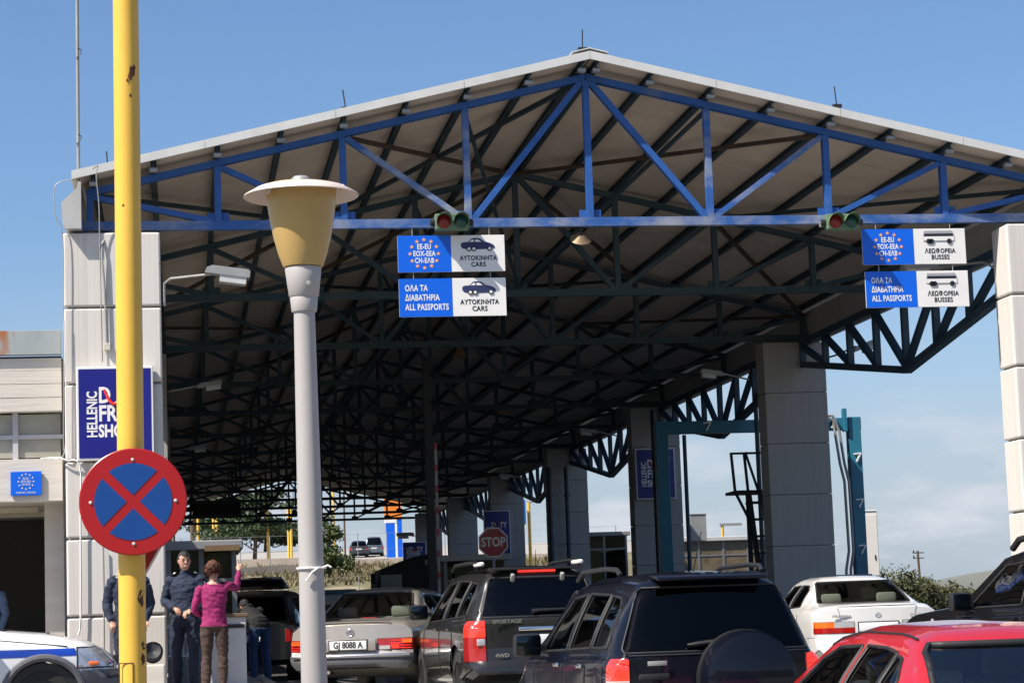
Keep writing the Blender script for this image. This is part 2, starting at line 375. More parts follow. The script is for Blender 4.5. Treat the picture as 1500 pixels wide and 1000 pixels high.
# eaves box gutters
GX = 4*PN+.17
for sgn in (-1, 1):
    P = [(-6.86, 6.64), (-6.87, 6.56), (-7.075, 6.365), (-7.06, 6.1), (-7.02, 6.02), (-6.82, 6.02), (-6.82, 6.64)]
    MB().prism([((-sgn)*x if sgn > 0 else x, Y0-.02, z) for x, z in P], (0, Y1-Y0, 0)).build('box_gutter', mat('gutter_sheet', (.42, .41, .39), .55, .2, .12, 2), can)
# ================================================================ pillars
def pillar_parts(p, w=1.252, d=.6):
    """six stacked board-marked blocks round a recessed core"""
    bl = MB().cbox((0, 0, 0), (w, d, .972), .022).mesh('block', CONC)
    core = MB().box((0, 0, 3), (w-.1, d-.1, 5.98)).build('core', CONCD, p, None, True)
    for i in range(6):
        o = bpy.data.objects.new('block', bl); o.location = (0, 0, .5+i); put(o, p, True)
PX = (5.8117+7.0641)/2
PL = {}
names = ['nearest', 'second', 'third', 'fourth', 'fifth', 'sixth', 'farthest']
for side, sx_ in (('left', -1), ('right', 1)):
    for k in range(7):
        lab = {('left', 0): 'sunlit block-jointed concrete pillar behind the yellow pole, carrying a blue shop sign',
               ('right', 0): 'sunlit concrete pillar cut off by the right edge of the photo',
               ('right', 1): 'shaded wide grey concrete pillar beside the black steel stair',
               ('right', 2): 'shaded concrete pillar with the half-hidden blue duty free sign',
               ('right', 3): 'grey pillar with downpipes above the roof of the charcoal car'}.get((side, k))
        p = thing('concrete_pillar', (sx_*PX, 2*SP*k, 0), lab or 'concrete canopy pillar in the %s row, %s from the camera' % (side, names[k]), 'pillar', 'pillars of the canopy')
        PL[side, k] = p
        if k == 0 or True:
            if not PL.get('proto'):
                pillar_parts(p); PL['proto'] = p
            else:
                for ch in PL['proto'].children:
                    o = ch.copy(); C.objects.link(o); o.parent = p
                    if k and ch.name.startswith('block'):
                        if 'gb' not in PL: PL['gb'] = MB().cbox((0, 0, 0), (1.252, .6, .99), .008).mesh('block', CONCSH)
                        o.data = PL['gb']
# ================================================================ office on the left
off = thing('border_office', (-12, 2, 0), 'low concrete border office left of the canopy with rusty roof edge', 'building')
RUSTY = mat('rusty_sheet', (.3, .33, .33), .6, .2, .15, 1.6, (1, 1, .35), col2=(.33, .13, .05), cut=(.53, .6))
XA, XB = -16.0, -7.12
def oband(name, z0, z1, y, m_, th=.3, x0=XA, x1=XB):
    return MB().cbox(((x0+x1)/2, y+th/2, (z0+z1)/2), (x1-x0, th, z1-z0), .004).build(name, m_, off)
oband('roof_edge', 4.43, 4.75, -.02, RUSTY, .12)
oband('roof_slab', 4.36, 4.42, .1, DARKM, 8)
for i, z in enumerate([3.69, 3.87, 4.05, 4.22]):
    oband('board_course', z+.003, (z+.177 if i < 3 else 4.39), .05-.002*(i % 2), CONC2)
oband('spandrel', 2.52, 3.07, .05, CONC2)
oband('lower_slab', 2.53, 2.6, .36, mat('porch_ceiling', (.45, .42, .37), .9), 8.2)
FRM = mat('pale_window_frame', (.4, .4, .42), .5)
WGL = mat('frosted_pane', (.3, .29, .24), .25, 0, .25, 1.2, spec=.6)
xs = [XB, XB-.0]
edges = [-7.12, -7.73, -8.5, -9.3, -10.1, -11, -12]
for a, b_ in zip(edges, edges[1:]):
    w = sub('window', off, ((a+b_)/2, .25, 3.38))
    for z0, z1 in ((3.1, 3.34), (3.4, 3.67)):
        MB().box(((a+b_)/2, .26, (z0+z1)/2), (a-b_-.06, .02, z1-z0)).build('pane', WGL, w)
    MB().box(((a+b_)/2, .235, 3.37), (a-b_, .05, .055)).build('transom', FRM, w)
    MB().box((b_, .235, 3.38), (.07, .06, .62)).build('mullion', FRM, w)
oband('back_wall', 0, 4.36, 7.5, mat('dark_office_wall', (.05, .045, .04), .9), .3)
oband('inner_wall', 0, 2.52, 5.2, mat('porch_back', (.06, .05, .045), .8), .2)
MB().box((XB-.15, 4.2, 2.2), (.25, 7.0, 4.4)).build('side_wall', CONC2, off)
MB().box((XA-.15, 4, 2.2), (.3, 8, 4.4)).build('side_wall', CONC2, off)
for x in (-8.0, -9.6, -11.5):
    MB().box((x, 1.6, 2.49), (.95, .16, .07)).build('tube_lamp', mat('lamp_cover', (.5, .45, .35), .5), off)
    MB().box((x+.35, 2.9, 2.49), (1.1, .16, .07)).build('tube_lamp', bpy.data.materials['lamp_cover'], off)
MB().box((-9.2, 5.15, 1.2), (1.5, .06, 2.1)).build('door', DARKM, off)
# long customs wing behind the left row of pillars, closing that side of the lanes
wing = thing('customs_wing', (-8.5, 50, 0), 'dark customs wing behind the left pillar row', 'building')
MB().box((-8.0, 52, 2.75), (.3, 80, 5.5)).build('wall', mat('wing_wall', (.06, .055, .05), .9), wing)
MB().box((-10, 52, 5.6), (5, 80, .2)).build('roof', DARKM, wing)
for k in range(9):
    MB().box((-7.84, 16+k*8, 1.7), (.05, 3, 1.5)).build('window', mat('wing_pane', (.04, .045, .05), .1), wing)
# concrete awning over the wing's walkway
# ================================================================ hanging lane signs
SBLUE = mat('sign_blue', (.0, .105, .62), .35, 0, .05, 3)
SWHITE = mat('sign_white', (.72, .7, .67), .4, 0, .05, 3)
SORANGE = mat('star_orange', (.85, .38, .12), .5)
SBLACK = mat('sign_black', (.01, .01, .015), .5)
SNAVY = mat('print_navy', (.02, .025, .09), .5)
SGREY = mat('print_grey', (.3, .3, .32), .5)
def star(b, x, y, z, r):
    pts = [(x+(r if i % 2 == 0 else r*.42)*math.sin(i*math.pi/5), y, z+(r if i % 2 == 0 else r*.42)*math.cos(i*math.pi/5)) for i in range(10)]
    b.add([(x, y, z)]+pts, [(0, i+1, (i+1) % 10+1) for i in range(10)])
def flat(poly, m_, parent, name, y, th=.003):
    return MB().prism([(x, y, z) for x, z in poly], (0, -th, 0)).build(name, m_, parent)
def car_print(x, z, s_, y, parent):
    B = [(-.52, -.02), (-.53, .08), (-.5, .15), (-.44, .18), (-.3, .19), (-.2, .33), (-.14, .36), (.0, .36), (.08, .33), (.2, .2), (.36, .15), (.47, .08), (.52, .0), (.51, -.08), (.3, -.12), (-.25, -.14), (-.46, -.1)]
    flat([(x+a*s_, z+c*s_*.72) for a, c in B], SNAVY, parent, 'car_pictogram', y)
    flat([(x+a*s_, z+c*s_*.72) for a, c in [(-.27, .19), (-.18, .29), (-.12, .29), (-.12, .19)]], SWHITE, parent, 'pictogram_window', y-.003)
    flat([(x+a*s_, z+c*s_*.72) for a, c in [(-.08, .19), (-.08, .29), (.01, .29), (.11, .19)]], SWHITE, parent, 'pictogram_window', y-.003)
    for wx, wz in ((-.28, -.1), (-.13, -.1), (.36, -.09)):
        b = MB(); b.lathe([(0, 0), (.078*s_, 0), (.078*s_, .006), (0, .006)], (x+wx*s_, y-.003, z+wz*s_*.8), 16, Matrix.Rotation(R(90), 3, 'X')); b.build('pictogram_tyre', SBLACK, parent)
        b = MB(); b.lathe([(0, 0), (.045*s_, 0), (.045*s_, .01), (0, .01)], (x+wx*s_, y-.003, z+wz*s_*.8), 16, Matrix.Rotation(R(90), 3, 'X')); b.build('pictogram_hub', SWHITE, parent)
def bus_print(x, z, s_, y, parent):
    flat([(x+a*s_, z+c*s_) for a, c in [(-.5, -.1), (-.5, .02), (-.47, .22), (.43, .22), (.47, .16), (.5, .05), (.5, -.08), (.44, -.12), (-.42, -.12)]], SGREY, parent, 'bus_pictogram', y)
    flat([(x+a*s_, z+c*s_) for a, c in [(-.48, .05), (-.46, .13), (.45, .13), (.47, .05)]], SBLACK, parent, 'pictogram_window', y-.003)
    flat([(x+a*s_, z+c*s_) for a, c in [(-.49, -.09), (-.49, .04), (.49, .04), (.49, -.09)]], SWHITE, parent, 'pictogram_body', y-.003)
    for wx in (-.33, -.24, .33):
        b = MB(); b.lathe([(0, 0), (.08*s_, 0), (.08*s_, .008), (0, .008)], (x+wx*s_, y-.003, z-.11*s_), 14, Matrix.Rotation(R(90), 3, 'X')); b.build('pictogram_tyre', SBLACK, parent)
def lane_sign(tl, br, kind, eu, label, wire_top):
    """two-part hanging board; tl and br are its corners in the plane Y"""
    Y = -.06; a, b_ = at(tl[0], tl[1], Y), at(br[0], br[1], Y)
    x0, x1, z1, z0 = a.x, b_.x, a.z, b_.z; w, h = x1-x0, z1-z0; xm = x0+w*.497
    s = thing('lane_sign', ((x0+x1)/2, Y, z0), label, 'sign', 'lane signs hanging under the front truss')
    MB().cbox(((x0+x1)/2, Y+.015, (z0+z1)/2), (w, .03, h), .004).build('board', SWHITE, s)
    MB().box(((x0+xm)/2, Y+.002, (z0+z1)/2), (xm-x0, .006, h)).build('blue_field', SBLUE, s)
    y = Y-.0024
    if eu:
        cx, cz = x0+w*.245, (z0+z1)/2
        for i in range(12):
            if i in (): continue
            t = 2*math.pi*i/12; q = MB(); star(q, cx+math.sin(t)*h*.385*1.0, y-.003, cz+math.cos(t)*h*.385, h*.062); q.build('star', SORANGE, s)
        for i, tx in enumerate(('EE-EU', 'EOX-EEA', 'CH-EΛB')):
            text(tx, h*.2, (cx, y, cz+h*(.19-.19*i)), SWHITE, s, sx=.7, bold=.0026, spacing=1.1)
    else:
        for i, tx in enumerate(('OΛA TA', 'ΔIABATHPIA', 'ALL PASSPORTS')):
            text(tx, h*.225, (x0+w*.055, y, (z0+z1)/2+h*(.245-.25*i)), SWHITE, s, sx=.67, bold=.0028, align='LEFT', spacing=1.08)
    cx = xm+(x1-xm)*.5
    if kind == 'car':
        car_print(cx, z1-h*.31, (x1-xm)*.6, y, s); l1, l2 = 'AYTOKINHTA', 'CARS'
    else:
        bus_print(cx-.01, z1-h*.26, (x1-xm)*.6, y, s); l1, l2 = 'ΛEΩΦOPEIA', 'BUSSES'
    text(l1, h*.18, (cx, y, z0+h*.365), SBLACK, s, sx=.82, bold=.0022, spacing=1.1); text(l2, h*.18, (cx, y, z0+h*.19), SBLACK, s, sx=.88, bold=.0022, spacing=1.08)
    for fx in (.14, .86):
        xx = x0+w*fx
        MB().tube([(xx, Y+.02, z1), (xx, Y+.02, wire_top)], .006, 6).build('hanger', GREYM, s)
    return s
lane_sign((582, 345.5), (740.5, 397), 'car', True, 'upper blue and white sign for cars with a ring of stars', ZC-.05)
lane_sign((584, 408.5), (742.5, 462), 'car', False, 'lower blue and white sign for cars reading all passports', at(584, 398, -.06).z)
lane_sign((1262, 336), (1416, 386), 'bus', True, 'upper blue and white sign for busses with a ring of stars', ZC-.05)
lane_sign((1267, 398), (1420.5, 448.5), 'bus', False, 'lower blue and white sign for busses reading all passports', at(1267, 387, -.06).z)
# ================================================================ traffic lights on the front truss
TGRN = mat('signal_green_housing', (.1, .16, .09), .6)
REDL = mat('red_lens', (.2, .008, .008), .2); GRNL = mat('green_lens', (.01, .06, .045), .2)
def signal(px, label):
    a = at(px, 324, -.3); s = thing('traffic_light', (a.x, -.12, a.z-.11), label, 'traffic light', 'lane traffic lights')
    MB().cbox((a.x, -.2, a.z), (.46, .16, .22), .015).build('housing', TGRN, s)
    for sg, m_ in ((-1, REDL), (1, GRNL)):
        x = a.x+sg*.115
        MB().lathe([(.0, .035), (.05, .028), (.092, 0), (.092, -.01)], (x, -.285, a.z), 24, ROTF).build('lens', m_, s, 40)
        b = MB()
        k = 18
        for i in range(k+1):
            t = R(-25)+R(230)*i/k; c, s_ = math.cos(t), math.sin(t)
            b.v += [Vector((x+.1*c, -.28, a.z+.1*s_)), Vector((x+.1*c, -.28-.17*max(.25, s_*.6+.4), a.z+.1*s_)), Vector((x+.106*c, -.28-.17*max(.25, s_*.6+.4), a.z+.106*s_)), Vector((x+.106*c, -.28, a.z+.106*s_))]
        for i in range(k):
            for j in range(4): b.f.append((4*i+j, 4*i+4+j, 4*i+4+(j+1) % 4, 4*i+(j+1) % 4)); b.m.append(0)
        b.build('visor', TGRN, s, 40)
    for sg in (-1, 1):
        MB().beam((a.x+sg*.25, -.2, a.z), (a.x+sg*.25, -.02, a.z+.0), .05, .07).build('bracket', GREYM, s)
        MB().lathe([(0, -.03), (.045, -.03), (.045, .03), (0, .03)], (a.x+sg*.26, -.2, a.z), 12, Matrix.Rotation(R(90), 3, 'Y')).build('cap', DARKM, s)
signal(663, 'red and green traffic light above the cars signs'); signal(1236, 'red and green traffic light above the busses signs')
a = at(851, 346, .05)
bell = thing('alarm_bell', (a.x, .05, a.z), 'round rusty bell lamp under the middle of the front truss', 'lamp')
MB().lathe([(0, .03), (.06, .03), (.11, -.02), (.15, -.05), (.145, -.055), (.02, -.045), (0, -.06)], a, 28, Matrix.Rotation(R(38), 3, 'X')).build('dish', mat('dull_brass', (.2, .14, .08), .55, .4, .3, 12), bell, 40)
MB().tube([a, (a.x, .05, ZC-.06)], .02, 8).build('stem', DARKM, bell)

# added dark rise, unseen behind the camera, dims car reflections and sky fill
RISEM = mat('added_rise_green', (.045, .055, .022), .95, 0, .5, .15, bump=1, bscale=.8)
def rise(x, y):
    t = sst(-75, -105, y); return -.95+(11+4*noise.noise(Vector((x*.03, y*.03, 0)))+2.0*noise.noise(Vector((x*.2, y*.2, 1))))*t*(1-sst(-150, -190, y))
sheet('added_dark_rise', [-160+5*i for i in range(65)], [-190+5*i for i in range(25)], rise, RISEM)
# ================================================================ shop signs on the pillars
DNAVY = mat('deep_sign_blue', (.007, .007, .17), .35, 0, .05, 3)
DRED = mat('ribbon_red', (.7, .03, .02), .4)
def shop_sign(x0, x1, z0, z1, y, label, full=True):
    s = thing('shop_sign', ((x0+x1)/2, y, z0), label, 'sign', 'blue duty free shop signs')
    w, h = x1-x0, z1-z0; cx = (x0+x1)/2
    MB().cbox((cx, y-.06, (z0+z1)/2), (w, .12, h), .008).build('light_box', SWHITE, s)
    MB().box((cx, y-.122, (z0+z1)/2), (w-.06, .006, h-.06)).build('blue_face', DNAVY, s)
    yy = y-.127
    text('HELLENIC', w*.185, (x0+w*.21, yy, z0+h*.49), SWHITE, s, sx=.74, bold=.005, rot=ROTF @ Matrix.Rotation(R(90), 3, 'Z'))
    for tx, zz, sz, sxx, fx in (('D', .685, .29, .72, .285), ('TY', .685, .29, .72, .6), ('FREE', .49, .29, .74, .285), ('SHOPS', .305, .225, .7, .285)):
        text(tx, w*sz, (x0+w*fx, yy, z0+h*zz), SWHITE, s, align='LEFT', sx=sxx*1.04, bold=.008)
    pts = [Vector((x0+w*(.36+.3*t), yy-.004, z0+h*(.755-.16*math.sin(math.pi*min(1, t*1.15))))) for t in [i/14 for i in range(15)]]
    b = MB(); b.tube(pts, [w*.012+w*.012*math.sin(math.pi*i/14) for i in range(15)], 8); b.build('red_ribbon', DRED, s, 50)
    return s
a, b_ = at(111, 537.5, -.44), at(226, 672, -.44)
shop_sign(a.x, b_.x, b_.z, a.z, -.32, 'blue shop sign on the sunlit left pillar, half hidden by the yellow pole')
for px0, px1, py0, py1, k, lab in ((930, 991, 657, 730, 2, 'blue shop sign on the shaded pillar behind the teal gantry'), (708, 749, 748, 815, 4, 'blue shop sign behind the red stop sign'), (590, 625, 794, 827, 6, 'farthest small blue shop sign on the end pillar')):
    Y = 2*SP*k-.44; a, b_ = at(px0, py0, Y), at(px1, py1, Y); shop_sign(a.x, b_.x, b_.z, a.z, 2*SP*k-.32, lab)
# EU board on the office
a, b_ = at(15.5, 691, .03), at(61, 725, .03); w, h = b_.x-a.x, a.z-b_.z
s = thing('wall_sign', ((a.x+b_.x)/2, .03, b_.z), 'small blue wall board with a ring of stars on the office band', 'sign')
MB().cbox(((a.x+b_.x)/2, .02, (a.z+b_.z)/2), (w, .04, h), .004).build('board', SBLUE, s)
cx, cz = (a.x+b_.x)/2, a.z-h*.42
for i in range(12):
    t = 2*math.pi*i/12; q = MB(); star(q, cx+math.sin(t)*h*.31, -.004, cz+math.cos(t)*h*.31, h*.05); q.build('star', mat('star_pale', (.75, .6, .3), .5) if i == 0 else bpy.data.materials['star_pale'], s)
for i, tx in enumerate(('EE-EU', 'EOX-EEA', 'CH-EΛB')): text(tx, h*.13, (cx, -.002, cz+h*(.12-.12*i)), SWHITE, s, sx=.8)
text('PASSPORT CONTROL', h*.105, (cx, -.002, b_.z+h*.12), SWHITE, s, sx=.8)
# ================================================================ yellow pole + no stopping sign
YEL = mat('yellow_enamel', (.69, .42, .055), .38, 0, .08, 1.5, (1, 1, .4), col2=(.16, .06, .02), cut=(.735, .76), bump=.05)
pb, pt = at(195, 1000, -16.8), at(184, 0, -16.8); zb = zg(-16.8); dx = (pt.x-pb.x)/(pt.z-pb.z)
xb = pb.x+(zb-pb.z)*dx; top = 5.6
pole = thing('yellow_pole', (xb, -16.8, zb), 'tall thick yellow pole with rust spots in front of the left pillar', 'pole')
MB().tube([(xb+dx*(z-zb), -16.8, z) for z in (zb, 1.5, 3.5, top)], [.0775, .0775, .076, .074], 40).build('shaft', YEL, pole, 40)
MB().lathe([(.0, 0), (.17, 0), (.17, .02), (.09, .03), (0, .03)], (xb, -16.8, zb), 24).build('base_plate', YEL, pole, 40)
hb = MB(); HR = mat('rust_brown', (.1, .04, .018), .9, 0, .4, 30)
for p0, p1 in (((.075, .5), (.075, .62)), ((-.002, .62), (.075, .62)), ((-.002, .5), (-.002, .62))): hb.beam((xb-.076+p0[0]+.008, -16.86-.018*(p0[0] > .03), p0[1]), (xb-.076+p1[0]+.008, -16.86-.018*(p1[0] > .03), p1[1]), .006, .006, (0, 1, 0))
hb.build('hatch_edge', HR, pole)
for px, py, rr in ((194, 104, 7), (190, 112, 5), (187, 118, 3), (206, 872, 8), (207, 880, 5), (210, 945, 5), (209, 965, 6), (191, 140, 2.5), (180, 300, 2)):
    c0 = at(px, py, -16.877); kk = .004; rn = random.Random(px*7+py); pts = []
    for i in range(11):
        t = 2*math.pi*i/11; r_ = rr*kk*(.45+.75*rn.random()); qx = c0.x+r_*.7*math.cos(t); pts.append((qx, -16.8-math.sqrt(max(.0002, .0785**2-(qx-(xb+dx*(c0.z-zb)))**2)), c0.z+r_*1.4*math.sin(t)))
    bb = MB(); bb.add([(sum(q[0] for q in pts)/11, sum(q[1] for q in pts)/11-.001, c0.z)]+pts, [(0, i+1, (i+1) % 11+1) for i in range(11)]); bb.build('rust_patch', HR, pole)
a = at(195, 734, -16.95); ry = .0
ns = thing('no_stopping_sign', (a.x, -16.92, a.z-.3), 'round red and blue no stopping sign on the yellow pole', 'sign')
SRED = mat('sign_red', (.34, .006, .007), .35, 0, .05); SB2 = mat('sign_royal_blue', (.004, .05, .22), .35, 0, .05)
RS = .3
def disc(b, r, y, o, seg=48): b.lathe([(0, 0), (r, 0), (r, .004), (0, .004)], (o.x, y, o.z), seg, ROTF)
b = MB(); b.lathe([(0, -.012), (RS, -.012), (RS+.006, 0), (RS, .004), (0, .004)], (a.x, -16.93, a.z), 64, ROTF); b.build('plate', SRED, ns, 30)
for q in range(4):                                      # the four blue sectors between the red cross bars
    r0, hw = RS*.735, RS*.088; ctr = q*90+0; pts = []
    t0 = R(ctr-45)+math.asin(hw/r0); t1_ = R(ctr+45)-math.asin(hw/r0)
    pts = [(a.x+r0*math.sin(t0+(t1_-t0)*i/16), a.z+r0*math.cos(t0+(t1_-t0)*i/16)) for i in range(17)]
    pts.append((a.x+hw*1.414*math.sin(R(ctr)), a.z+hw*1.414*math.cos(R(ctr))))
    flat(pts, SB2, ns, 'blue_sector', -16.934, .003)
for sx_, sz_ in ((0, .8), (0, -.8), (-.8, 0), (.8, 0)):
    MB().lathe([(0, .006), (.008, .004), (.01, 0)], (a.x+sx_*RS, -16.936, a.z+sz_*RS), 10, ROTF).build('rivet', WHITEM, ns)
MB().box((a.x, -16.9, a.z+.12), (.26, .03, .04)).build('clamp', GREYM, ns); MB().box((a.x, -16.9, a.z-.12), (.26, .03, .04)).build('clamp', GREYM, ns)
ts = thing('warning_sign', (a.x+.1, -16.66, a.z-.4), 'red-edged triangular sign peeping out behind the round sign', 'sign')
cx, cz = a.x+.06, a.z-.16
def tri(r): return [(cx+r*math.sin(R(120*i+180)), cz+.04+r*math.cos(R(120*i+180))) for i in range(3)]
flat(tri(.3), SWHITE, ts, 'plate', -16.68, .01); flat(tri(.275), SRED, ts, 'red_border', -16.691, .003); flat(tri(.18), SWHITE, ts, 'white_field', -16.695, .003)
# ================================================================ lamp post
GPOST = mat('grey_post_paint', (.35, .33, .315), .45, 0, .08, 3, (1, 1, .3), bump=.05)
Yl = -19.3; lb, lt = at(460.5, 1000, Yl), at(444, 392, Yl); dx = (lt.x-lb.x)/(lt.z-lb.z); zb = zg(Yl); xb = lb.x+(zb-lb.z)*dx
lp = thing('street_lamp', (xb, Yl, zb), 'grey lamp post with mustard bowl under a white disc hat', 'street lamp')
def lx(z): return xb+dx*(z-zb)
def zpx(py): return at(447, py, Yl).z
def ring(name, prof, m_, parent=lp, seg=40, sm=50):        # prof: (radius in photo px at that depth, row)
    k = (at(500, 500, Yl)-at(400, 500, Yl)).length/100; b = MB(); n = len(prof); K = len(b.v)
    o = MB(); z0 = zpx(prof[0][1])
    o.lathe([(r*k, zpx(y)-z0) for r, y in prof], (0, 0, 0), seg)
    sh = Matrix.Identity(3); sh[0][2] = dx
    o.v = [sh @ v + Vector((lx(z0), Yl, z0)) for v in o.v]
    return o.build(name, m_, parent, sm)
ring('post', [(19, 1300), (19, 1000), (17.5, 700), (15.5, 455), (15.5, 445)], GPOST)
ring('collar', [(18, 457), (18.8, 455), (20.5, 436), (20, 435), (20, 433)], GPOST)
ring('neck', [(20, 436), (22, 434), (27, 394), (26, 392), (10, 392)], GPOST)
BOWL = mat('mustard_bowl', (.42, .28, .095), .35, 0, .05, 3)
BOWL.node_tree.nodes['Principled BSDF'].inputs['Subsurface Weight'].default_value = .15
BOWL.node_tree.nodes['Principled BSDF'].inputs['Subsurface Radius'].default_value = (.05, .03, .01)
ring('bowl', [(10, 393), (29, 391), (30, 389), (36, 372), (42, 350), (47, 325), (50.5, 300), (52.5, 279), (53, 272)], BOWL)
HAT = mat('white_hat', (.58, .48, .42), .4, 0, .06, 3)
ring('hat', [(53, 274), (66, 280), (83.5, 289), (85, 288), (84, 286), (66, 276), (40, 269.5), (15, 267), (0, 266.5)], HAT, seg=56)
ring('finial', [(0, 257), (10, 258.5), (14, 262), (15, 266)], GREYM)
for px, py in ((392, 283), (500, 280)):
    q = at(px, py, Yl-.12); MB().tube([q, q+Vector((.012, 0, .03))], .01, 8).build('hat_bracket', HAT, lp)
z = zpx(832); k = 19*(at(500, 500, Yl)-at(400, 500, Yl)).length/100
b = MB(); b.tube([(lx(z)+(k+.004)*math.cos(t), Yl+(k+.004)*math.sin(t), z) for t in [2*math.pi*i/24 for i in range(25)]], .006, 6)
b.tube([(lx(z)+.03, Yl-k-.005, z), (lx(z)-.0, Yl-k-.012, z-.02), (lx(z)-.03, Yl-k-.012, z-.06)], .005, 6)
b.tube([(lx(z)+.05, Yl-k+.02, z), (lx(z)+.075, Yl-k-.0, z+.01), (lx(z)+.09, Yl-k, z+.0)], .005, 6); b.build('cable_tie', SWHITE, lp)
MB().lathe([(0, .012), (.012, .01), (.014, 0)], (lx(zpx(418))+.02, Yl-.07, zpx(418)), 10, ROTF).build('bolt', GREYM, lp)
# ================================================================ mast, rods and cables
a, b_ = at(115, 262, -.3), at(113, 0, -.3)
ms = thing('antenna_mast', (a.x, -.3, a.z-.1), 'thin grey antenna mast on the left roof corner', 'mast')
MB().tube([(a.x, -.3, a.z-.15), (b_.x, -.3, b_.z), (2*b_.x-a.x, -.3, b_.z+(b_.z-a.z)*.6)], .024, 10).build('tube', GREYM, ms, 40)
for py in (80, 206):
    q = at(114.5, py, -.3); MB().tube([q+Vector((-.03, -.03, -.06)), q+Vector((.03, -.03, 0)), q+Vector((.045, -.03, .05)), q+Vector((.0, -.03, .08))], .006, 6).build('cable_clip', DARKM, ms)
for px, py0, py1, ln, lab in ((156, 222, 245, -2, 'short lightning rod beside the antenna mast'), (502, 132, 160, -5, 'lightning rod halfway up the left roof slope'), (853, 44, 73, 0, 'lightning rod on the roof ridge'), (1222, 127, 156, -4, 'lightning rod halfway down the right roof slope')):
    p0, p1 = at(px-ln, py1, -.35), at(px, py0, -.35)
    r_ = thing('lightning_rod', p0, lab, 'rod', 'lightning rods along the roof edge')
    MB().tube([p0+Vector((0, 0, -.04)), p1], .009, 8).build('spike', DARKM, r_); MB().box(p0, (.12, .08, .05)).build('clamp', DARKM, r_)
def cable(pts, r, label, m_=GREYM, name='cable', cat='cable', seg=6):
    b = MB(); P = [Vector(p) for p in pts]; Q = []
    for i in range(len(P)-1):                            # smooth through the points
        p0, p1, p2, p3 = P[max(i-1, 0)], P[i], P[i+1], P[min(i+2, len(P)-1)]
        for t in (0, .25, .5, .75):
            Q.append(.5*((2*p1)+(p2-p0)*t+(2*p0-5*p1+4*p2-p3)*t*t+(3*p1-p0-3*p2+p3)*t**3))
    Q.append(P[-1]); b.tube(Q, r, seg)
    return tag(b.build(name, m_, None, 60), label, cat)
cable([at(115, 262, -.34), at(85, 268, -.36), at(79, 285, -.36), at(81, 315, -.36), at(92, 348, -.36), at(93, 480, -.36), at(93, 660, -.36)], .007, 'loose wire looping from the mast down the pillar edge')
cable([at(136, 248, -.5), at(143, 242, -.52), at(141, 258, -.52), at(145, 300, -.42), at(146, 352, -.36), at(148, 440, -.34), at(150, 530, -.34)], .008, 'thin grey cable hanging down the left pillar front')
cable([at(172, 332, -.02), at(160, 345, -.2), at(149, 362, -.34), at(153, 420, -.34), at(156, 500, -.34)], .016, 'thick grey conduit curving down the left pillar top')
cb = thing('junction_box', at(157, 508, -.34), 'small beige junction box on the left pillar', 'junction box'); q = at(157, 508, -.34)
MB().cbox(q, (.09, .06, .09), .008).build('case', mat('beige_box', (.5, .47, .4), .6), cb); MB().box(q+Vector((0, -.034, 0)), (.075, .008, .075)).build('lid', bpy.data.materials['beige_box'], cb)
cable([at(60, 672, -.1), at(85, 670, -.33), at(97, 674, -.36), at(117, 682, -.37), at(118, 760, -.36), at(118, 905, -.36), at(114, 930, -.36)], .012, 'pale conduit running down the left pillar past its joints', SWHITE)
cable([at(151, 800, -.35), at(152, 850, -.35), at(152.5, 960, -.35)], .012, 'second pale conduit low on the left pillar')
cable([at(80, 672, -.1), at(92, 668, -.34), at(97, 640, -.36), at(96, 560, -.36), at(94, 470, -.36)], .008, 'thin wire along the left edge of the left pillar', SWHITE)
cable([at(212, 345, -.2), at(235, 388, -.3), at(238, 392, -.3)], .005, 'thin black wire sagging across the top of the left pillar', DARKM)
# ================================================================ floodlights on arms
FLG = mat('lamp_glass', (.5, .5, .48), .2)
def flood(p, arm, label, s_=1.0, yaw=0, tilt=8):
    """p head centre; arm = list of points ending at the head"""
    f = thing('floodlight', p, label, 'floodlight', 'floodlights under the canopy')
    rot = Matrix.Rotation(R(yaw), 3, 'Z') @ Matrix.Rotation(R(tilt), 3, 'Y')
    b = MB(); prof = [(-.29, -.03), (-.27, .04), (-.2, .075), (.26, .075), (.29, .05), (.29, -.03)]
    b.prism([rot @ Vector((x*s_, -.11*s_, z*s_))+Vector(p) for x, z in prof], rot @ Vector((0, .22*s_, 0))); b.build('housing', GREYM, f)
    MB().box(Vector(p)+rot @ Vector((.08*s_, 0, -.075*s_)), (.34*s_, .19*s_, .09*s_), rot).build('lens', FLG, f)
    MB().tube(arm, .018, 8).build('arm', GREYM, f, 50)
    return f
p = at(333, 401, -.9)
flood(p, [at(241, 448, -.25), at(241, 415, -.3), at(250, 408, -.45), at(305, 402, -.85), p-Vector((.2, 0, 0))], 'large grey floodlight on a bent arm right of the left pillar')
for px, py, Y, lab, s_ in ((307, 564, 13, 'pale floodlight second along the left row', .8), (289, 656, 26.5, 'pale floodlight third along the left row', .8), (1043, 547, 12.5, 'floodlight left of the wide shaded pillar', .8), (862, 632, 26, 'floodlight near the top of the third right pillar', .8), (742, 697, 40, 'small floodlight high before the fourth right pillar', .8)):
    p = at(px, py, Y); q = p+Vector((-.9 if px < 500 else .8, .3, -.1))
    flood(p, [q, p+Vector((-.2 if px < 500 else .2, 0, 0))], lab, s_, 0 if px < 500 else 180, -8)
p = at(1268, 507, 10.5); flood(p, [at(1207, 525, 12), at(1225, 520, 11.5), p-Vector((.2, 0, 0))], 'floodlight on an arm outside the side girder', .9, 0, -20)
p = at(594, 783, 80); flood(p, [p+Vector((1.2, 0, -.25)), p], 'distant floodlight sticking out left of the end pillar', 1.5, 180, 0)
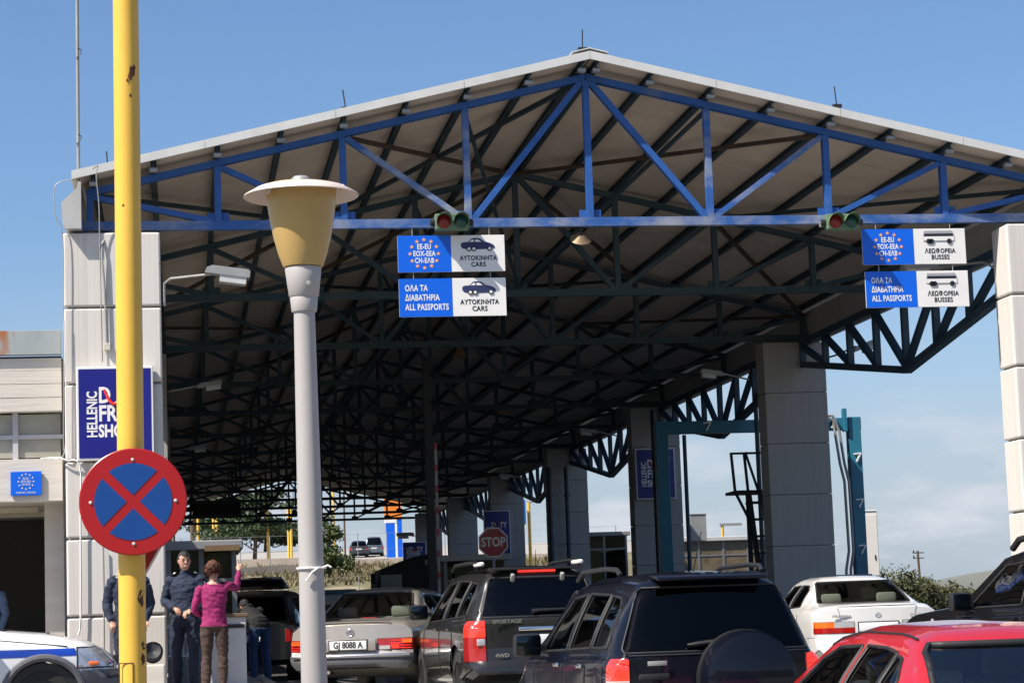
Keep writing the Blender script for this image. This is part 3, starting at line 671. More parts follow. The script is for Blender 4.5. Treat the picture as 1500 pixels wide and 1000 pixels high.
p = at(1350, 392, 1.5); flood(p, [at(1470, 425, .2), at(1463, 395, .3), at(1440, 384, .6), p+Vector((.2, 0, 0))], 'floodlight behind the busses signs', 1, 180, 0)
# ================================================================ teal gantry with hoses
TQ = mat('gantry_teal', (.018, .15, .22), .4, 0, .12, 2)
gl, gr = at(968, 636, 18), at(1249, 612, 18); zt = gr.z-.1
gy = thing('teal_gantry', ((gl.x+gr.x)/2, 18, 0), 'teal blue steel spray gantry over the far right lane', 'gantry')
MB().cbox(((gl.x+gr.x)/2, 18, zt-.03), (gr.x-gl.x+.3, .22, .27), .01).build('beam', TQ, gy)
for x in (gl.x, gr.x):
    MB().cbox((x, 18, (zt+.115)/2), (.27, .25, zt+.115), .01).build('leg', TQ, gy)
MB().box((gr.x-.22, 17.9, zt+.05), (.06, .2, .5)).build('end_plate', TQ, gy)
for i, (x, z) in enumerate([(gr.x+.02, zt-.75), (gr.x+.02, zt-1.75), (gr.x+.02, zt-2.75), (gr.x-.5, zt), (gl.x+1, zt), (gl.x+2.3, zt)]):
    b = MB(); b.beam((x-.08, 17.86, z+.05), (x+.08, 17.86, z+.07), .03, .03); b.beam((x+.08, 17.86, z+.07), (x-.03, 17.84, z-.12), .03, .03); b.build('spray_nozzle', SWHITE, gy)
for o_ in (0, .1):
    b = MB(); b.tube([(gr.x-.75, 17.8, zt+.16), (gr.x-.5, 17.8, zt+.14-o_), (gr.x-.38-o_, 17.8, zt-.2), (gr.x-.3-o_, 17.8, zt-.9), (gr.x-.22-o_, 17.8, zt-1.3), (gr.x-.2-o_, 17.8, zt-2.8), (gr.x-.28-o_, 17.8, zt-3.2), (gr.x-.36-o_, 17.8, .0)], .032, 8); b.build('hose', GREYM, gy, 50)
MB().box((gr.x-.2, 17.85, 1.45), (.8, .05, .05)).build('tie_bar', GREYM, gy)
# ================================================================ black steel stair
st = thing('steel_stair', (at(1100, 830, 15.2).x, 15.2, 0), 'black steel stair with railed landing left of the wide shaded pillar', 'stair')
pl, pr_ = at(1070, 722, 15.2), at(1108, 722, 15.2)
MB().box(((pl.x+pr_.x)/2+.2, 15.2, pl.z), (pr_.x-pl.x+.4, .9, .06)).build('landing', DARKM, st)
for x, z2 in ((pl.x, 1), (pl.x+.27, 1)):
    MB().beam((x, 14.8, pl.z), (x-.05, 14.8, pl.z+.8), .05).build('post', DARKM, st)
MB().beam((pl.x-.05, 14.8, pl.z+.78), (pr_.x+.4, 14.8, pl.z+.78), .045).build('handrail', DARKM, st)
MB().beam((pl.x+.22, 14.7, pl.z+.8), (pl.x+.62, 14.7, pl.z-.55), .045).build('handrail', DARKM, st)
MB().beam((pl.x+.26, 14.8, 0), (pl.x+.26, 14.8, pl.z), .08).build('leg', DARKM, st)
MB().beam((pl.x, 14.8, pl.z), (pl.x+.26, 14.8, pl.z-.55), .05).build('strut', DARKM, st)
for o_ in (0, .36):
    MB().beam((pl.x+.27+o_*.8, 14.75, pl.z-.05), (pl.x+.55+o_*.8, 14.75, .1), .06, .1).build('stringer', DARKM, st)
for i in range(9):
    t = (i+.5)/9; MB().box((pl.x+.42+.28*t, 14.9, pl.z-.05-(pl.z-.1)*t), (.3, .5, .035)).build('tread', DARKM, st)
# ================================================================ slim posts, stop sign, barrier, booths
for px, y0, y1, Y, r_, lab in ((1003, 637, 772, 24, .05, 'slim grey service pole left of the stair'), (1107, 594, 700, 17, .05, 'slim grey service pole behind the stair landing'), (957, 600, 755, 24.5, .06, 'dark downpipe in front of the third right pillar')):
    p0, p1 = at(px+5, y1, Y), at(px, y0, Y); t = thing('service_pole', (p0.x, Y, 0), lab, 'pole'); MB().tube([(p0.x, Y, 0), (p0.x, Y, p1.z)], r_, 12).build('shaft', TEALP if r_ < .06 else DARKM, t, 40)
    MB().lathe([(0, 0), (r_*2.4, 0), (r_*2.4, .02), (0, .02)], (p0.x, Y, 0), 12).build('base_plate', DARKM, t)
c_ = at(722.5, 794, 17.4); sg = thing('stop_sign', (c_.x, 17.4, 0), 'red octagonal stop sign in front of the booth', 'stop sign')
def octa(r): return [(c_.x+r*math.cos(R(22.5+45*i)), c_.z+r*math.sin(R(22.5+45*i))) for i in range(8)]
flat(octa(.335), SWHITE, sg, 'plate', 17.4, .012); flat(octa(.305), SRED, sg, 'red_face', 17.387, .003)
text('STOP', .27, (c_.x, 17.383, c_.z), SWHITE, sg, sx=.8, bold=.008)
MB().tube([(c_.x, 17.45, 0), (c_.x, 17.45, c_.z+.2)], .03, 10).build('post', GREYM, sg)
BST = mat('boom_white', (.28, .26, .24), .5); q0, q1 = at(636, 650, 15), at(641, 832, 15)
br = thing('raised_barrier', (q1.x, 15, 0), 'raised barrier boom with red and white bands beside the booth', 'barrier')
MB().cbox((q1.x, 15, .5), (.35, .35, 1.0), .02).build('cabinet', GREYM, br)
n = 8
for i in range(n):
    a = Vector((q1.x, 14.8, .9)).lerp(Vector((q0.x, 14.8, q0.z)), i/n); b_ = Vector((q1.x, 14.8, .9)).lerp(Vector((q0.x, 14.8, q0.z)), (i+1)/n)
    k = a.lerp(b_, .7); MB().beam(a, k, .1, .05).build('white_band', BST, br); MB().beam(k, b_, .102, .052).build('red_band', SRED, br)
xq = at(631, 760, 15.6).x; sp_ = thing('steel_stanchion', (xq, 15.6, 0), 'dark steel column beside the raised barrier', 'column')
MB().ibeam((xq, 15.6, 0), (xq, 15.6, 6.05), .16, .2, .02, (0, 1, 0)).build('shaft', DARKM, sp_); MB().box((xq, 15.6, .02), (.4, .4, .03)).build('base_plate', DARKM, sp_)
BG = glass('booth_glass', (.25, .28, .28)); BW = mat('booth_panel', (.46, .45, .42), .5, 0, .08, 2); BFR = mat('booth_frame', (.2, .2, .21), .4, .4)
def booth(x0, x1, y0, y1, h, label, base=.0, sill=1.0, panel=BW, roof=None, frame=BFR, cols=3, gl=BG):
    """kiosk: panelled foot, framed glazing, flat roof"""
    t = thing('control_booth', ((x0+x1)/2, (y0+y1)/2, base), label, 'booth'); xm, ym = (x0+x1)/2, (y0+y1)/2; w, d = x1-x0, y1-y0
    for (c, sz) in (((xm, y0+.03, base+sill/2), (w, .06, sill)), ((xm, y1-.03, base+sill/2), (w, .06, sill)), ((x0+.03, ym, base+sill/2), (.06, d-.12, sill)), ((x1-.03, ym, base+sill/2), (.06, d-.12, sill))):
        MB().cbox(c, sz, .006).build('wall_panel', panel, t)
    MB().cbox((xm, ym, base+h+.06), (w+.2, d+.2, .14), .02).build('roof', roof or panel, t)
    for i in range(cols+1):
        x = x0+.035+(w-.07)*i/cols
        for y in (y0+.035, y1-.035): MB().box((x, y, base+(sill+h)/2), (.07, .07, h-sill)).build('post', frame, t)
    for y in (y0+.03, y1-.03):
        MB().box((xm, y, base+h-.45), (w-.1, .05, .05)).build('transom', frame, t)
        for i in range(cols):
            xa = x0+.07+(w-.07)*i/cols; xb_ = x0+(w-.07)*(i+1)/cols
            MB().box(((xa+xb_)/2, y, base+(sill+h)/2), (xb_-xa, .012, h-sill-.02)).build('pane', gl, t)
    for x in (x0+.03, x1-.03): MB().box((x, ym, base+(sill+h)/2), (.012, d-.14, h-sill-.02)).build('pane', gl, t)
    MB().box((xm, ym+.2, base+.75), (w-.3, .5, .05)).build('desk', DARKM, t)
    return t
a, b_ = at(243, 806, 3.5), at(346, 806, 3.5)
booth(a.x, b_.x, 3.5, 6.2, a.z, 'glazed grey control booth behind the policeman', 0, .95, mat('booth_steel', (.25, .26, .28), .45, .2), None, BFR, 2)
MB().box((at(325, 800, 3.4).x, 3.3, at(325, 803, 3.4).z), (.5, .4, .08)).build('awning', mat('brown_board', (.16, .1, .05), .7), bpy.data.objects['control_booth'])
a, b_ = at(650, 815, 21), at(742, 815, 21)
booth(a.x, b_.x, 21, 24, a.z-.1, 'pale booth with stone foot behind the stop sign', 0, 1.1, BW, None, BFR, 2, glass('dark_booth_glass', (.06, .07, .07)))
a, b_ = at(851, 781, 46), at(918, 781, 46)
booth(a.x, b_.x, 46, 50, a.z-.1, 'beige cabin with scalloped awning between the right pillars', 0, 1.7, mat('cabin_beige', (.42, .38, .3), .7), mat('awning_grey', (.2, .2, .19), .8), BFR, 2)
a, b_ = at(985, 789, 40), at(1132, 784, 40)
booth(a.x, b_.x, 40, 44, a.z-.1, 'long low cabin with brown panels behind the stair', 0, 1.1, BW, None, BFR, 4, mat('brown_screen', (.13, .1, .06), .4, 0, .4, 2))
def cabinet(px0, px1, py0, Y, d, label, m_, door=True, z0=0):
    a, b_ = at(px0, py0, Y), at(px1, py0, Y); t = thing('utility_cabinet', ((a.x+b_.x)/2, Y+d/2, z0), label, 'cabinet'); w = b_.x-a.x
    MB().cbox(((a.x+b_.x)/2, Y+d/2, (a.z+z0)/2), (w, d, a.z-z0), .01).build('case', m_, t)
    if door:
        MB().box(((a.x+b_.x)/2, Y-.006, a.z-(a.z-z0)*.28), (w-.04, .02, (a.z-z0)*.5)).build('door', m_, t); MB().box(((a.x+b_.x)/2, Y-.006, z0+(a.z-z0)*.22), (w-.04, .02, (a.z-z0)*.4)).build('door', m_, t)
        MB().box((b_.x-.12, Y-.025, a.z-(a.z-z0)*.38), (.025, .03, .14)).build('handle', DARKM, t)
    MB().cbox(((a.x+b_.x)/2, Y+d/2, a.z+.02), (w+.03, d+.04, .04), .01).build('lid', m_, t)
    return t
cabinet(1258, 1284, 749, 35, .9, 'tall white cabinet standing right of the teal gantry', mat('cream_metal', (.72, .67, .6), .5, 0, .05, 2))
cabinet(1011, 1034, 754, 36, .5, 'grey tank box above the long low cabin', GREYM, False, at(1011, 792, 36).z)
# counter, chair, black lamp at the left
a, b_ = at(338, 916, -.1), at(353, 916, -.1)
ct = thing('counter', ((a.x+b_.x)/2-.1, 0, 0), 'white counter with dark top behind the woman', 'counter'); xm = (a.x+b_.x)/2-.12
MB().cbox((xm, .1, .47), (.5, .5, .94), .01).build('body', mat('counter_white', (.5, .5, .5), .5), ct); MB().cbox((xm, .1, .96), (.56, .56, .05), .01).build('top', mat('counter_top', (.14, .09, .05), .5), ct)
MB().box((xm+.08, -.155, .82), (.3, .02, .05)).build('slot', DARKM, ct)
cp = at(255, 985, 2.6); ch = thing('plastic_chair', (cp.x, 2.6, 0), 'white plastic garden chair beside the pillar', 'chair'); PW = mat('white_plastic', (.6, .6, .6), .4)
MB().cbox((cp.x, 2.6, .43), (.46, .44, .03), .012).build('seat', PW, ch)
b = MB(); b.tube([(cp.x-.22+.44*i/12, 2.82+.04*math.sin(math.pi*i/12), .45+.42*math.sin(math.pi*i/12)**.45) for i in range(13)], .022, 8); b.build('back_frame', PW, ch, 50)
for i in range(4): MB().box((cp.x-.13+.087*i, 2.85, .62), (.035, .015, .36)).build('back_slat', PW, ch)
for x in (-.2, .2):
    for y in (-.18, .2): MB().beam((cp.x+x, 2.6+y, .42), (cp.x+x*1.15, 2.6+y*1.2, 0), .04).build('leg', PW, ch)
    b = MB(); b.tube([(cp.x+x, 2.42, .43), (cp.x+x*1.08, 2.42, .64), (cp.x+x*1.08, 2.8, .66)], .018, 8); b.build('arm', PW, ch, 50)
q = at(224, 957, -.9); bl = thing('ground_spotlight', (q.x, -.9, 0), 'black round spotlight on a grey block at the pillar foot', 'spotlight')
MB().cbox((q.x+.0, -.9, (q.z-.13)/2), (.3, .3, q.z-.13), .02).build('block', CONC2, bl)
MB().lathe([(0, -.12), (.08, -.11), (.12, -.02), (.13, .09), (.1, .11), (0, .09)], q, 24, Matrix.Rotation(R(70), 3, 'X')).build('head', BLACKP, bl, 40)
# dark message board deep under the canopy, small dark hanging lamps
a, b_ = at(282, 735, 73), at(353, 754, 73); mb_ = thing('message_board', ((a.x+b_.x)/2, 73, b_.z), 'dark message board hanging far under the canopy', 'sign')
MB().cbox(((a.x+b_.x)/2, 73, (a.z+b_.z)/2), (b_.x-a.x, .2, a.z-b_.z), .02).build('case', DARKM, mb_); MB().box(((a.x+b_.x)/2, 72.89, (a.z+b_.z)/2), (b_.x-a.x-.15, .02, a.z-b_.z-.12)).build('screen', mat('dark_screen', (.02, .015, .012), .4), mb_)
for px, py, Y in ((673, 512, 14), (430, 751, 60)):
    p = at(px, py, Y); h = thing('pendant_lamp', p, 'dull hanging lamp below the third truss' if Y < 20 else 'small dark pendant lamp far under the roof', 'lamp')
    MB().lathe([(0, .15), (.05, .14), (.07, 0), (.15, -.15), (.13, -.15), (0, -.05)], p, 16).build('shade', mat('dull_ochre', (.12, .08, .03), .7) if Y < 20 else DARKM, h, 40); MB().tube([p+Vector((0, 0, .14)), p+Vector((0, 0, ZC-p.z))], .015, 6).build('cord', DARKM, h)
# downpipes and bollard blocks on the fourth pillar
for px in (808, 833):
    p = at(px+2, 830, 39.5); t = thing('downpipe', (p.x, 39.5, 0), 'grey downpipe on the fourth right pillar, %s one' % ('left' if px < 820 else 'right'), 'pipe'); MB().tube([(p.x, 39.58, 0), (p.x, 39.58, 5.4)], .07, 10).build('shaft', TEALP, t, 40)
    for z in (1.5, 3, 4.5): MB().box((p.x, 39.6, z), (.2, .06, .05)).build('strap', DARKM, t)
# ================================================================ vehicles
def paint(name, col, metal=.0, rough=.35, coat=1.0, trim=(.03, .03, .032, 1), spec=.5):
    """car paint outside, dark trim inside the shell"""
    M = mat(name, col, rough, metal, .03, 2, coat=coat, spec=spec); n = M.node_tree; b = n.nodes['Principled BSDF']
    g = n.nodes.new('ShaderNodeNewGeometry'); d = n.nodes.new('ShaderNodeBsdfDiffuse'); d.inputs[0].default_value = trim
    mxs = n.nodes.new('ShaderNodeMixShader'); o = [q for q in n.nodes if q.type == 'OUTPUT_MATERIAL'][0]
    n.links.new(g.outputs['Backfacing'], mxs.inputs[0]); n.links.new(b.outputs[0], mxs.inputs[1]); n.links.new(d.outputs[0], mxs.inputs[2]); n.links.new(mxs.outputs[0], o.inputs[0])
    return M
RUB = mat('window_rubber', (.01, .01, .011), .6)
GLC = glass('clear_car_glass', (.74, .82, .77), 0, .1); GLT = glass('tinted_car_glass', (.2, .22, .24), 0, .0, 1.42); GLD = glass('dark_privacy_glass', (.035, .04, .05), 0, .0, 1.36)
TLR = mat('tail_red', (.32, .007, .005), .15, 0, .1, 30, coat=1); TLB = mat('tail_red_lit', (.75, .02, .01), .15, 0, .1, 30, coat=1, emit=(1, .04, .02, .45))
TLO = mat('tail_orange', (.75, .14, .015), .15, 0, .1, 30, coat=1); TLW = mat('tail_clear', (.5, .5, .5), .1, .3, .2, 40, coat=1)
CHR = mat('chrome', (.75, .75, .76), .12, 1.0, .02); TYR = mat('tyre', (.018, .018, .018), .85); ALU = mat('alloy', (.5, .5, .52), .3, .9, .05)
TRIM = mat('cabin_trim', (.035, .035, .038), .8); SEATM = mat('seat_cloth', (.09, .09, .1), .9, 0, .2, 30)
MIRG = mat('mirror_dark', (.05, .055, .06), .05, 1.0, .02)
PLW = mat('plate_white', (.7, .7, .68), .4)
def chainloops(edges):
    nb = {}
    for e in edges:
        a, b = e.verts; nb.setdefault(a, []).append(b); nb.setdefault(b, []).append(a)
    seen = set(); loops = []
    for s in nb:
        if s in seen: continue
        loop = [s]; seen.add(s); cur = s
        while True:
            nx = [q for q in nb[cur] if q not in seen]
            if not nx: break
            cur = nx[0]; seen.add(cur); loop.append(cur)
        loops.append([v.co.copy() for v in loop])
    return loops
class Car:
    def __init__(s, name, label, cat, loc, rz, P, body_mat, group=None):
        s.P = P; s.root = thing(name, loc, label, cat, group, rz); s.paint = body_mat; s.W = P['w']
        s.shell()
    def col(s, z_, y):                                    # helper tables
        return lerp(s.P[z_], y)
    def top(s, y): return lerp(s.P['top'], y)
    def belt(s, y): return min(lerp(s.P['belt'], y), s.top(y)-.03)
    def ring(s, y):
        P = s.P; L_ = P['L']; sm = P.get('sm', .07)
        av = lambda f: (f(max(0, y-sm))+2*f(y)+f(min(L_, y+sm)))/4
        zt = av(s.top); zb = av(s.belt); w = av(lambda q: lerp(P['plan'], q))*s.W/2; bot = lerp(P['bot'], y)
        k = max(0, min(1, (zt-zb)/max(.05, P['roof']-lerp(P['belt'], y)))); wb = w-P.get('tuck', .05)
        wr = wb+(P['wroof']-wb)*k**.9; cr = P.get('crown', .05)*(.5+.5*k); zm = P.get('mid', .62)
        zm = min(zm, zb-.08); e = min(.09, (zt-zb)*.35+.012)
        pts = [(0, bot), (w*.6, bot), (w*.9, bot), (w*.965, bot+.07), (w*.99, (bot+zm)/2), (w, zm), (w*.995, zm+(zb-zm)*.45), (w*.985, zb-.05), (wb+.018, zb-.012), (wb, zb+.004)]
        for t in (.2, .4, .6, .8): pts.append((wb+(wr-wb)*t+.022*math.sin(math.pi*t)*k, zb+(zt-e-zb)*t))
        pts += [(wr, zt-e), (wr-.022, zt-e*.45), (wr-.065, zt-e*.12), (wr-.13, zt+cr*.12), (wr*.7, zt+cr*.55), (wr*.4, zt+cr*.85), (wr*.15, zt+cr*.98), (0, zt+cr)]
        return pts
    def shell(s):
        P = s.P; L_ = P['L']; ys = []; y = 0
        while y < L_:
            ys.append(y); y += .025 if (y < .5) else .06
        ys.append(L_); bm = bmesh.new(); G = []
        for y in ys:
            r = s.ring(y); row = [bm.verts.new((x, y, z)) for x, z in r]+[bm.verts.new((-x, y, z)) for x, z in reversed(r[1:-1])]
            G.append(row)
        n = len(G[0])
        for a, b in zip(G, G[1:]):
            for i in range(n): bm.faces.new((a[i], a[(i+1) % n], b[(i+1) % n], b[i]))
        h = n//2
        for row, flip in ((G[0], False), (G[-1], True)):   # closed ends, subdivided across
            NX = 10; prev = None
            for i in range(h+1):
                A, B = row[i], row[(n-i) % n]
                cur = [A]+[bm.verts.new(A.co.lerp(B.co, q/NX)) for q in range(1, NX)]+[B] if A is not B else [A]*(NX+1)
                if prev:
                    for q in range(NX):
                        vs = []
                        for v in (prev[q], prev[q+1], cur[q+1], cur[q]):
                            if v not in vs: vs.append(v)
                        if len(vs) > 2:
                            try: bm.faces.new(vs if flip else vs[::-1])
                            except ValueError: pass
                prev = cur
        rc, fc = P.get('rcurve', .1), P.get('fcurve', .25); prof = P.get('rprof')
        for v in bm.verts:
            x, y, z = v.co; q = (abs(x)/(s.W/2))
            if y < .6: y += (rc*q**2.4+(lerp(prof, z) if prof else 0))*(1-y/.6)**1.0
            if y > L_-.8: y -= fc*q**2.2*((y-L_+.8)/.8)
            v.co = (x, y, z)
        bmesh.ops.recalc_face_normals(bm, faces=bm.faces); s.bm = bm
    def cut(s, poly, axis, flt):
        """cut a convex outline through the shell along an axis ('x' side view (y,z), 'y' end view (x,z)); return the faces inside"""
        bm = s.bm; ia, ib = ((1, 2) if axis == 'x' else (0, 2)); n = len(poly)
        ar = sum(poly[i][0]*poly[(i+1) % n][1]-poly[(i+1) % n][0]*poly[i][1] for i in range(n))
        if ar < 0: poly = poly[::-1]
        lo = [min(p[k] for p in poly)-.12 for k in (0, 1)]; hi = [max(p[k] for p in poly)+.12 for k in (0, 1)]
        pl = []
        for i in range(n):
            p, q = poly[i], poly[(i+1) % n]; co = [0, 0, 0]; no = [0, 0, 0]; co[ia], co[ib] = p; no[ia], no[ib] = q[1]-p[1], -(q[0]-p[0])
            pl.append((Vector(co), Vector(no).normalized()))
        for co, no in pl:
            fs = []
            for f in bm.faces:
                c = f.calc_center_median()
                if lo[0] < c[ia] < hi[0] and lo[1] < c[ib] < hi[1] and flt(c, f.normal): fs.append(f)
            g = set(fs)
            for f in fs: g.update(f.edges); g.update(f.verts)
            bmesh.ops.bisect_plane(bm, geom=list(g), plane_co=co, plane_no=no, dist=1e-5)
        bm.normal_update(); out = []
        for f in bm.faces:
            c = f.calc_center_median()
            if flt(c, f.normal) and all((c-co).dot(no) < 1e-4 for co, no in pl): out.append(f)
        return out
    def take(s, faces, name, m_, off=0.0, seal=0, parent=None, thick=0, keep=False, smooth=True, sealmat=None):
        """lift faces out of the shell into a part of their own"""
        if not faces: return None
        bm = s.bm; vs = {}; V = []; Fc = []
        nrm = {}
        for f in faces:
            for v in f.verts: nrm[v] = nrm.get(v, Vector())+f.normal
        for f in faces:
            q = []
            for v in f.verts:
                if v not in vs: vs[v] = len(V); V.append(v.co+nrm[v].normalized()*off)
                q.append(vs[v])
            Fc.append(q)
        fset = set(faces); bed = [e for f in faces for e in f.edges if sum(1 for k in e.link_faces if k in fset) == 1]
        loops = chainloops(set(bed)) if seal else []
        me = bpy.data.meshes.new(name); me.from_pydata([tuple(v) for v in V], [], Fc); me.materials.append(m_)
        if smooth: me.polygons.foreach_set('use_smooth', [True]*len(me.polygons))
        o = put(bpy.data.objects.new(name, me), parent or s.root, True)
        for lp_ in loops:
            if len(lp_) > 3: MB().tube(lp_+[lp_[0]], seal, 6, False).build('seal', sealmat or RUB, o if parent is None else parent, 60, True)
        if not keep: bmesh.ops.delete(bm, geom=faces, context='FACES')
        return o
    def side_windows(s, polys, m_, name='side_window'):
        for sg in (1, -1):
            for p in polys:
                f = s.cut(p, 'x', lambda c, n: n.x*sg > .35 and c.x*sg > 0); s.take(f, name, m_, -.006, .012)
    def end_window(s, poly, m_, rear=True, name='rear_window', yr=None, seal=.014, minz=None):
        yr = yr or ((0, 2.0) if rear else (s.P['L']-2.6, s.P['L']-.3))
        f = s.cut(poly, 'y', lambda c, n: yr[0] <= c.y <= yr[1] and (n.y < -.12 if rear else n.y > .12) and n.z > -.05)
        return s.take(f, name, m_, -.006, seal)
    def box(s, lo, hi, name, m_, off=.006, seal=.006, nf=None, parent=None, keep=False):
        """lift the shell skin inside a box (lamps, bumpers)"""
        lo, hi = Vector(lo), Vector(hi); bm = s.bm
        for ax in range(3):
            for v_, sg in ((lo[ax], -1), (hi[ax], 1)):
                co = Vector((0, 0, 0)); co[ax] = v_; no = Vector((0, 0, 0)); no[ax] = sg; g = set()
                for f in bm.faces:
                    c = f.calc_center_median()
                    if all(lo[k]-.15 < c[k] < hi[k]+.15 for k in range(3)): g.add(f); g.update(f.edges); g.update(f.verts)
                if g: bmesh.ops.bisect_plane(bm, geom=list(g), plane_co=co, plane_no=no, dist=1e-5)
        bm.normal_update()
        fs = [f for f in bm.faces if all(lo[k] < f.calc_center_median()[k] < hi[k] for k in range(3)) and (nf is None or nf(f.normal))]
        return s.take(fs, name, m_, off, seal, parent, keep=keep)
    def arches(s, ys, zc, r):
        for y in ys:
            poly = [(y+r*math.cos(R(20*i)), zc+r*math.sin(R(20*i))) for i in range(18)]
            for sg in (1, -1):
                f = s.cut(poly, 'x', lambda c, n: c.x*sg > s.W*.3 and abs(n.x) > .2); bmesh.ops.delete(s.bm, geom=f, context='FACES')
    def wheels(s, ys, r, wd=.2, spokes=5):
        t = MB().lathe([(r*.62, -wd/2), (r*.9, -wd/2), (r*.985, -wd*.36), (r, -wd*.2), (r, wd*.2), (r*.985, wd*.36), (r*.9, wd/2), (r*.62, wd/2), (r*.6, 0)], (0, 0, 0), 36).mesh('tyre', TYR, 40)
        b = MB(); b.lathe([(r*.63, -wd*.42), (r*.6, -wd*.1), (r*.6, wd*.4), (r*.63, wd*.44)], (0, 0, 0), 30); b.lathe([(0, wd*.32), (r*.15, wd*.32), (r*.17, wd*.2), (0, wd*.2)], (0, 0, 0), 16)
        for i in range(spokes):
            t0 = 2*math.pi*i/spokes; b.beam((r*.1*math.cos(t0), r*.1*math.sin(t0), wd*.27), (r*.61*math.cos(t0), r*.61*math.sin(t0), wd*.32), r*.16, wd*.14)
        rim = b.mesh('rim', ALU, 40); bk = MB().lathe([(0, -wd*.1), (r*.6, -wd*.1), (r*.6, 0), (0, 0)], (0, 0, 0), 24).mesh('brake_disc', DARKM)
        for y in ys:
            for sg in (1, -1):
                w = bpy.data.objects.new('wheel', None); w.location = (sg*(s.W/2-wd/2-.03), y, r); w.rotation_euler = (0, R(90*sg), 0); put(w, s.root, True)
                for me in (t, rim, bk): put(bpy.data.objects.new(me.name, me), w, True)
                MB().lathe([(r*1.18, -.17), (r*1.18, .1)], (sg*(s.W/2-.14), y, r), 24, Matrix.Rotation(R(90*sg), 3, 'Y')).build('wheel_well', BLACKP, s.root, 40, True)
    def seam(s, pts, sg, name='door_seam', r=.006):
        """shut line following the flank through (y,z) points"""
        out = []
        for y, z in pts:
            x = s.flank(y, z)
            if x: out.append((sg*(x+.001), y, z))
        if len(out) > 1: MB().tube(out, r, 5).build(name, RUB, s.root, None, True)
    def flank(s, y, z):
        r = s.ring(y)
        for (x0, z0), (x1, z1) in zip(r, r[1:]):
            if x0 > s.W*.3 and z0 <= z <= z1 and z1 > z0: return x0+(x1-x0)*(z-z0)/(z1-z0)
        return None
    def rear_y(s, x, z):
        return (s.P.get('rcurve', .1)*(abs(x)/(s.W/2))**2.4+(lerp(s.P['rprof'], z) if s.P.get('rprof') else 0))
    def finish(s, smooth=38):
        bm = s.bm; loose = [v for v in bm.verts if not v.link_faces]; bmesh.ops.delete(bm, geom=loose, context='VERTS')
        me = bpy.data.meshes.new('body'); bm.to_mesh(me); bm.free(); me.materials.append(s.paint)
        me.polygons.foreach_set('use_smooth', [True]*len(me.polygons)); me.set_sharp_from_angle(angle=R(smooth))
        return put(bpy.data.objects.new('body', me), s.root, True)
    def part(s, mb, name, m_, parent=None, smooth=40): return mb.build(name, m_, parent or s.root, smooth, True)
    def seats(s, yf, yr, zseat=.55, m_=None):
        m_ = m_ or SEATM
        for x, y in ((-.36, yf), (.36, yf)):
            q = bpy.data.objects.new('seat', None); put(q, s.root, True)
            s.part(MB().cbox((x, y+.1, zseat), (.48, .5, .16), .05), 'cushion', m_, q); s.part(MB().cbox((x, y-.2, zseat+.32), (.46, .13, .56), .05, Matrix.Rotation(R(14), 3, 'X')), 'backrest', m_, q); s.part(MB().cbox((x, y-.29, zseat+.67), (.26, .09, .17), .035), 'headrest', m_, q)
        q = bpy.data.objects.new('rear_bench', None); put(q, s.root, True)
        s.part(MB().cbox((0, yr+.1, zseat), (1.25, .5, .16), .05), 'cushion', m_, q); s.part(MB().cbox((0, yr-.2, zseat+.28), (1.28, .14, .52), .05, Matrix.Rotation(R(16), 3, 'X')), 'backrest', m_, q)
        for x in (-.38, .38): s.part(MB().cbox((x, yr-.27, zseat+.6), (.27, .09, .14), .035), 'headrest', m_, q)
        s.part(MB().cbox((0, yf+.95, zseat+.22), (1.35, .4, .25), .06), 'dashboard', TRIM)
        s.part(MB().tube([(-.36+.18*math.cos(R(20*i)), yf+.62+.06*math.sin(R(20*i)), zseat+.34+.17*math.sin(R(20*i))) for i in range(19)], .016, 6), 'steering_wheel', TRIM)
        s.part(MB().box((0, (yf+yr)/2, .3), (s.W-.2, 2.6, .06)), 'cabin_floor', TRIM)
    def mirrors(s, y, z, x=None, m_=None, size=(.2, .1, .15)):
        for sg in (1, -1):
            xx = (x or s.W/2)+.09; o = s.part(MB().cbox((sg*xx, y, z), size, .04), 'door_mirror', m_ or s.paint)
            s.part(MB().cbox((sg*xx, y-size[1]/2-.002, z), (size[0]-.03, .006, size[2]-.035), .002), 'mirror_glass', MIRG, o); s.part(MB().box((sg*(xx-.12), y+.01, z-.03), (.1, .05, .05)), 'mirror_stem', BLACKP, o)
    def handles(s, ys, z, m_=None):
        for y in ys:
            for sg in (1, -1): s.part(MB().cbox((sg*((s.flank(y, z) or s.W/2)+.012), y, z), (.03, .18, .035), .01), 'door_handle', m_ or s.paint)
    def plate(s, body, z, y, x=0, w=.5, h=.11, sx=.85, tilt=0):
        o = s.part(MB().cbox((x, y, z), (w, .012, h), .004), 'number_plate', PLW)
        if body: text(body, h*1.0, (x, y-.007, z), SBLACK, o, sx=sx, bold=.004, depth=.001, local=True)
        s.part(MB().box((x, y+.006, z), (w+.03, .01, h+.03)), 'plate_frame', BLACKP, o)
        return o
    def emblem(s, body, size, x, y, z, m_=None, sx=1.0, tilt=0):
        return text(body, size, (x, y, z), m_ or CHR, s.root, sx=sx, bold=.002, depth=.003, local=True, rot=Matrix.Rotation(R(tilt), 3, 'X') @ ROTF)
def ringlet(r, t, seg=24): return [(r-t, 0), (r-t*.5, t*.6), (r, 0)]

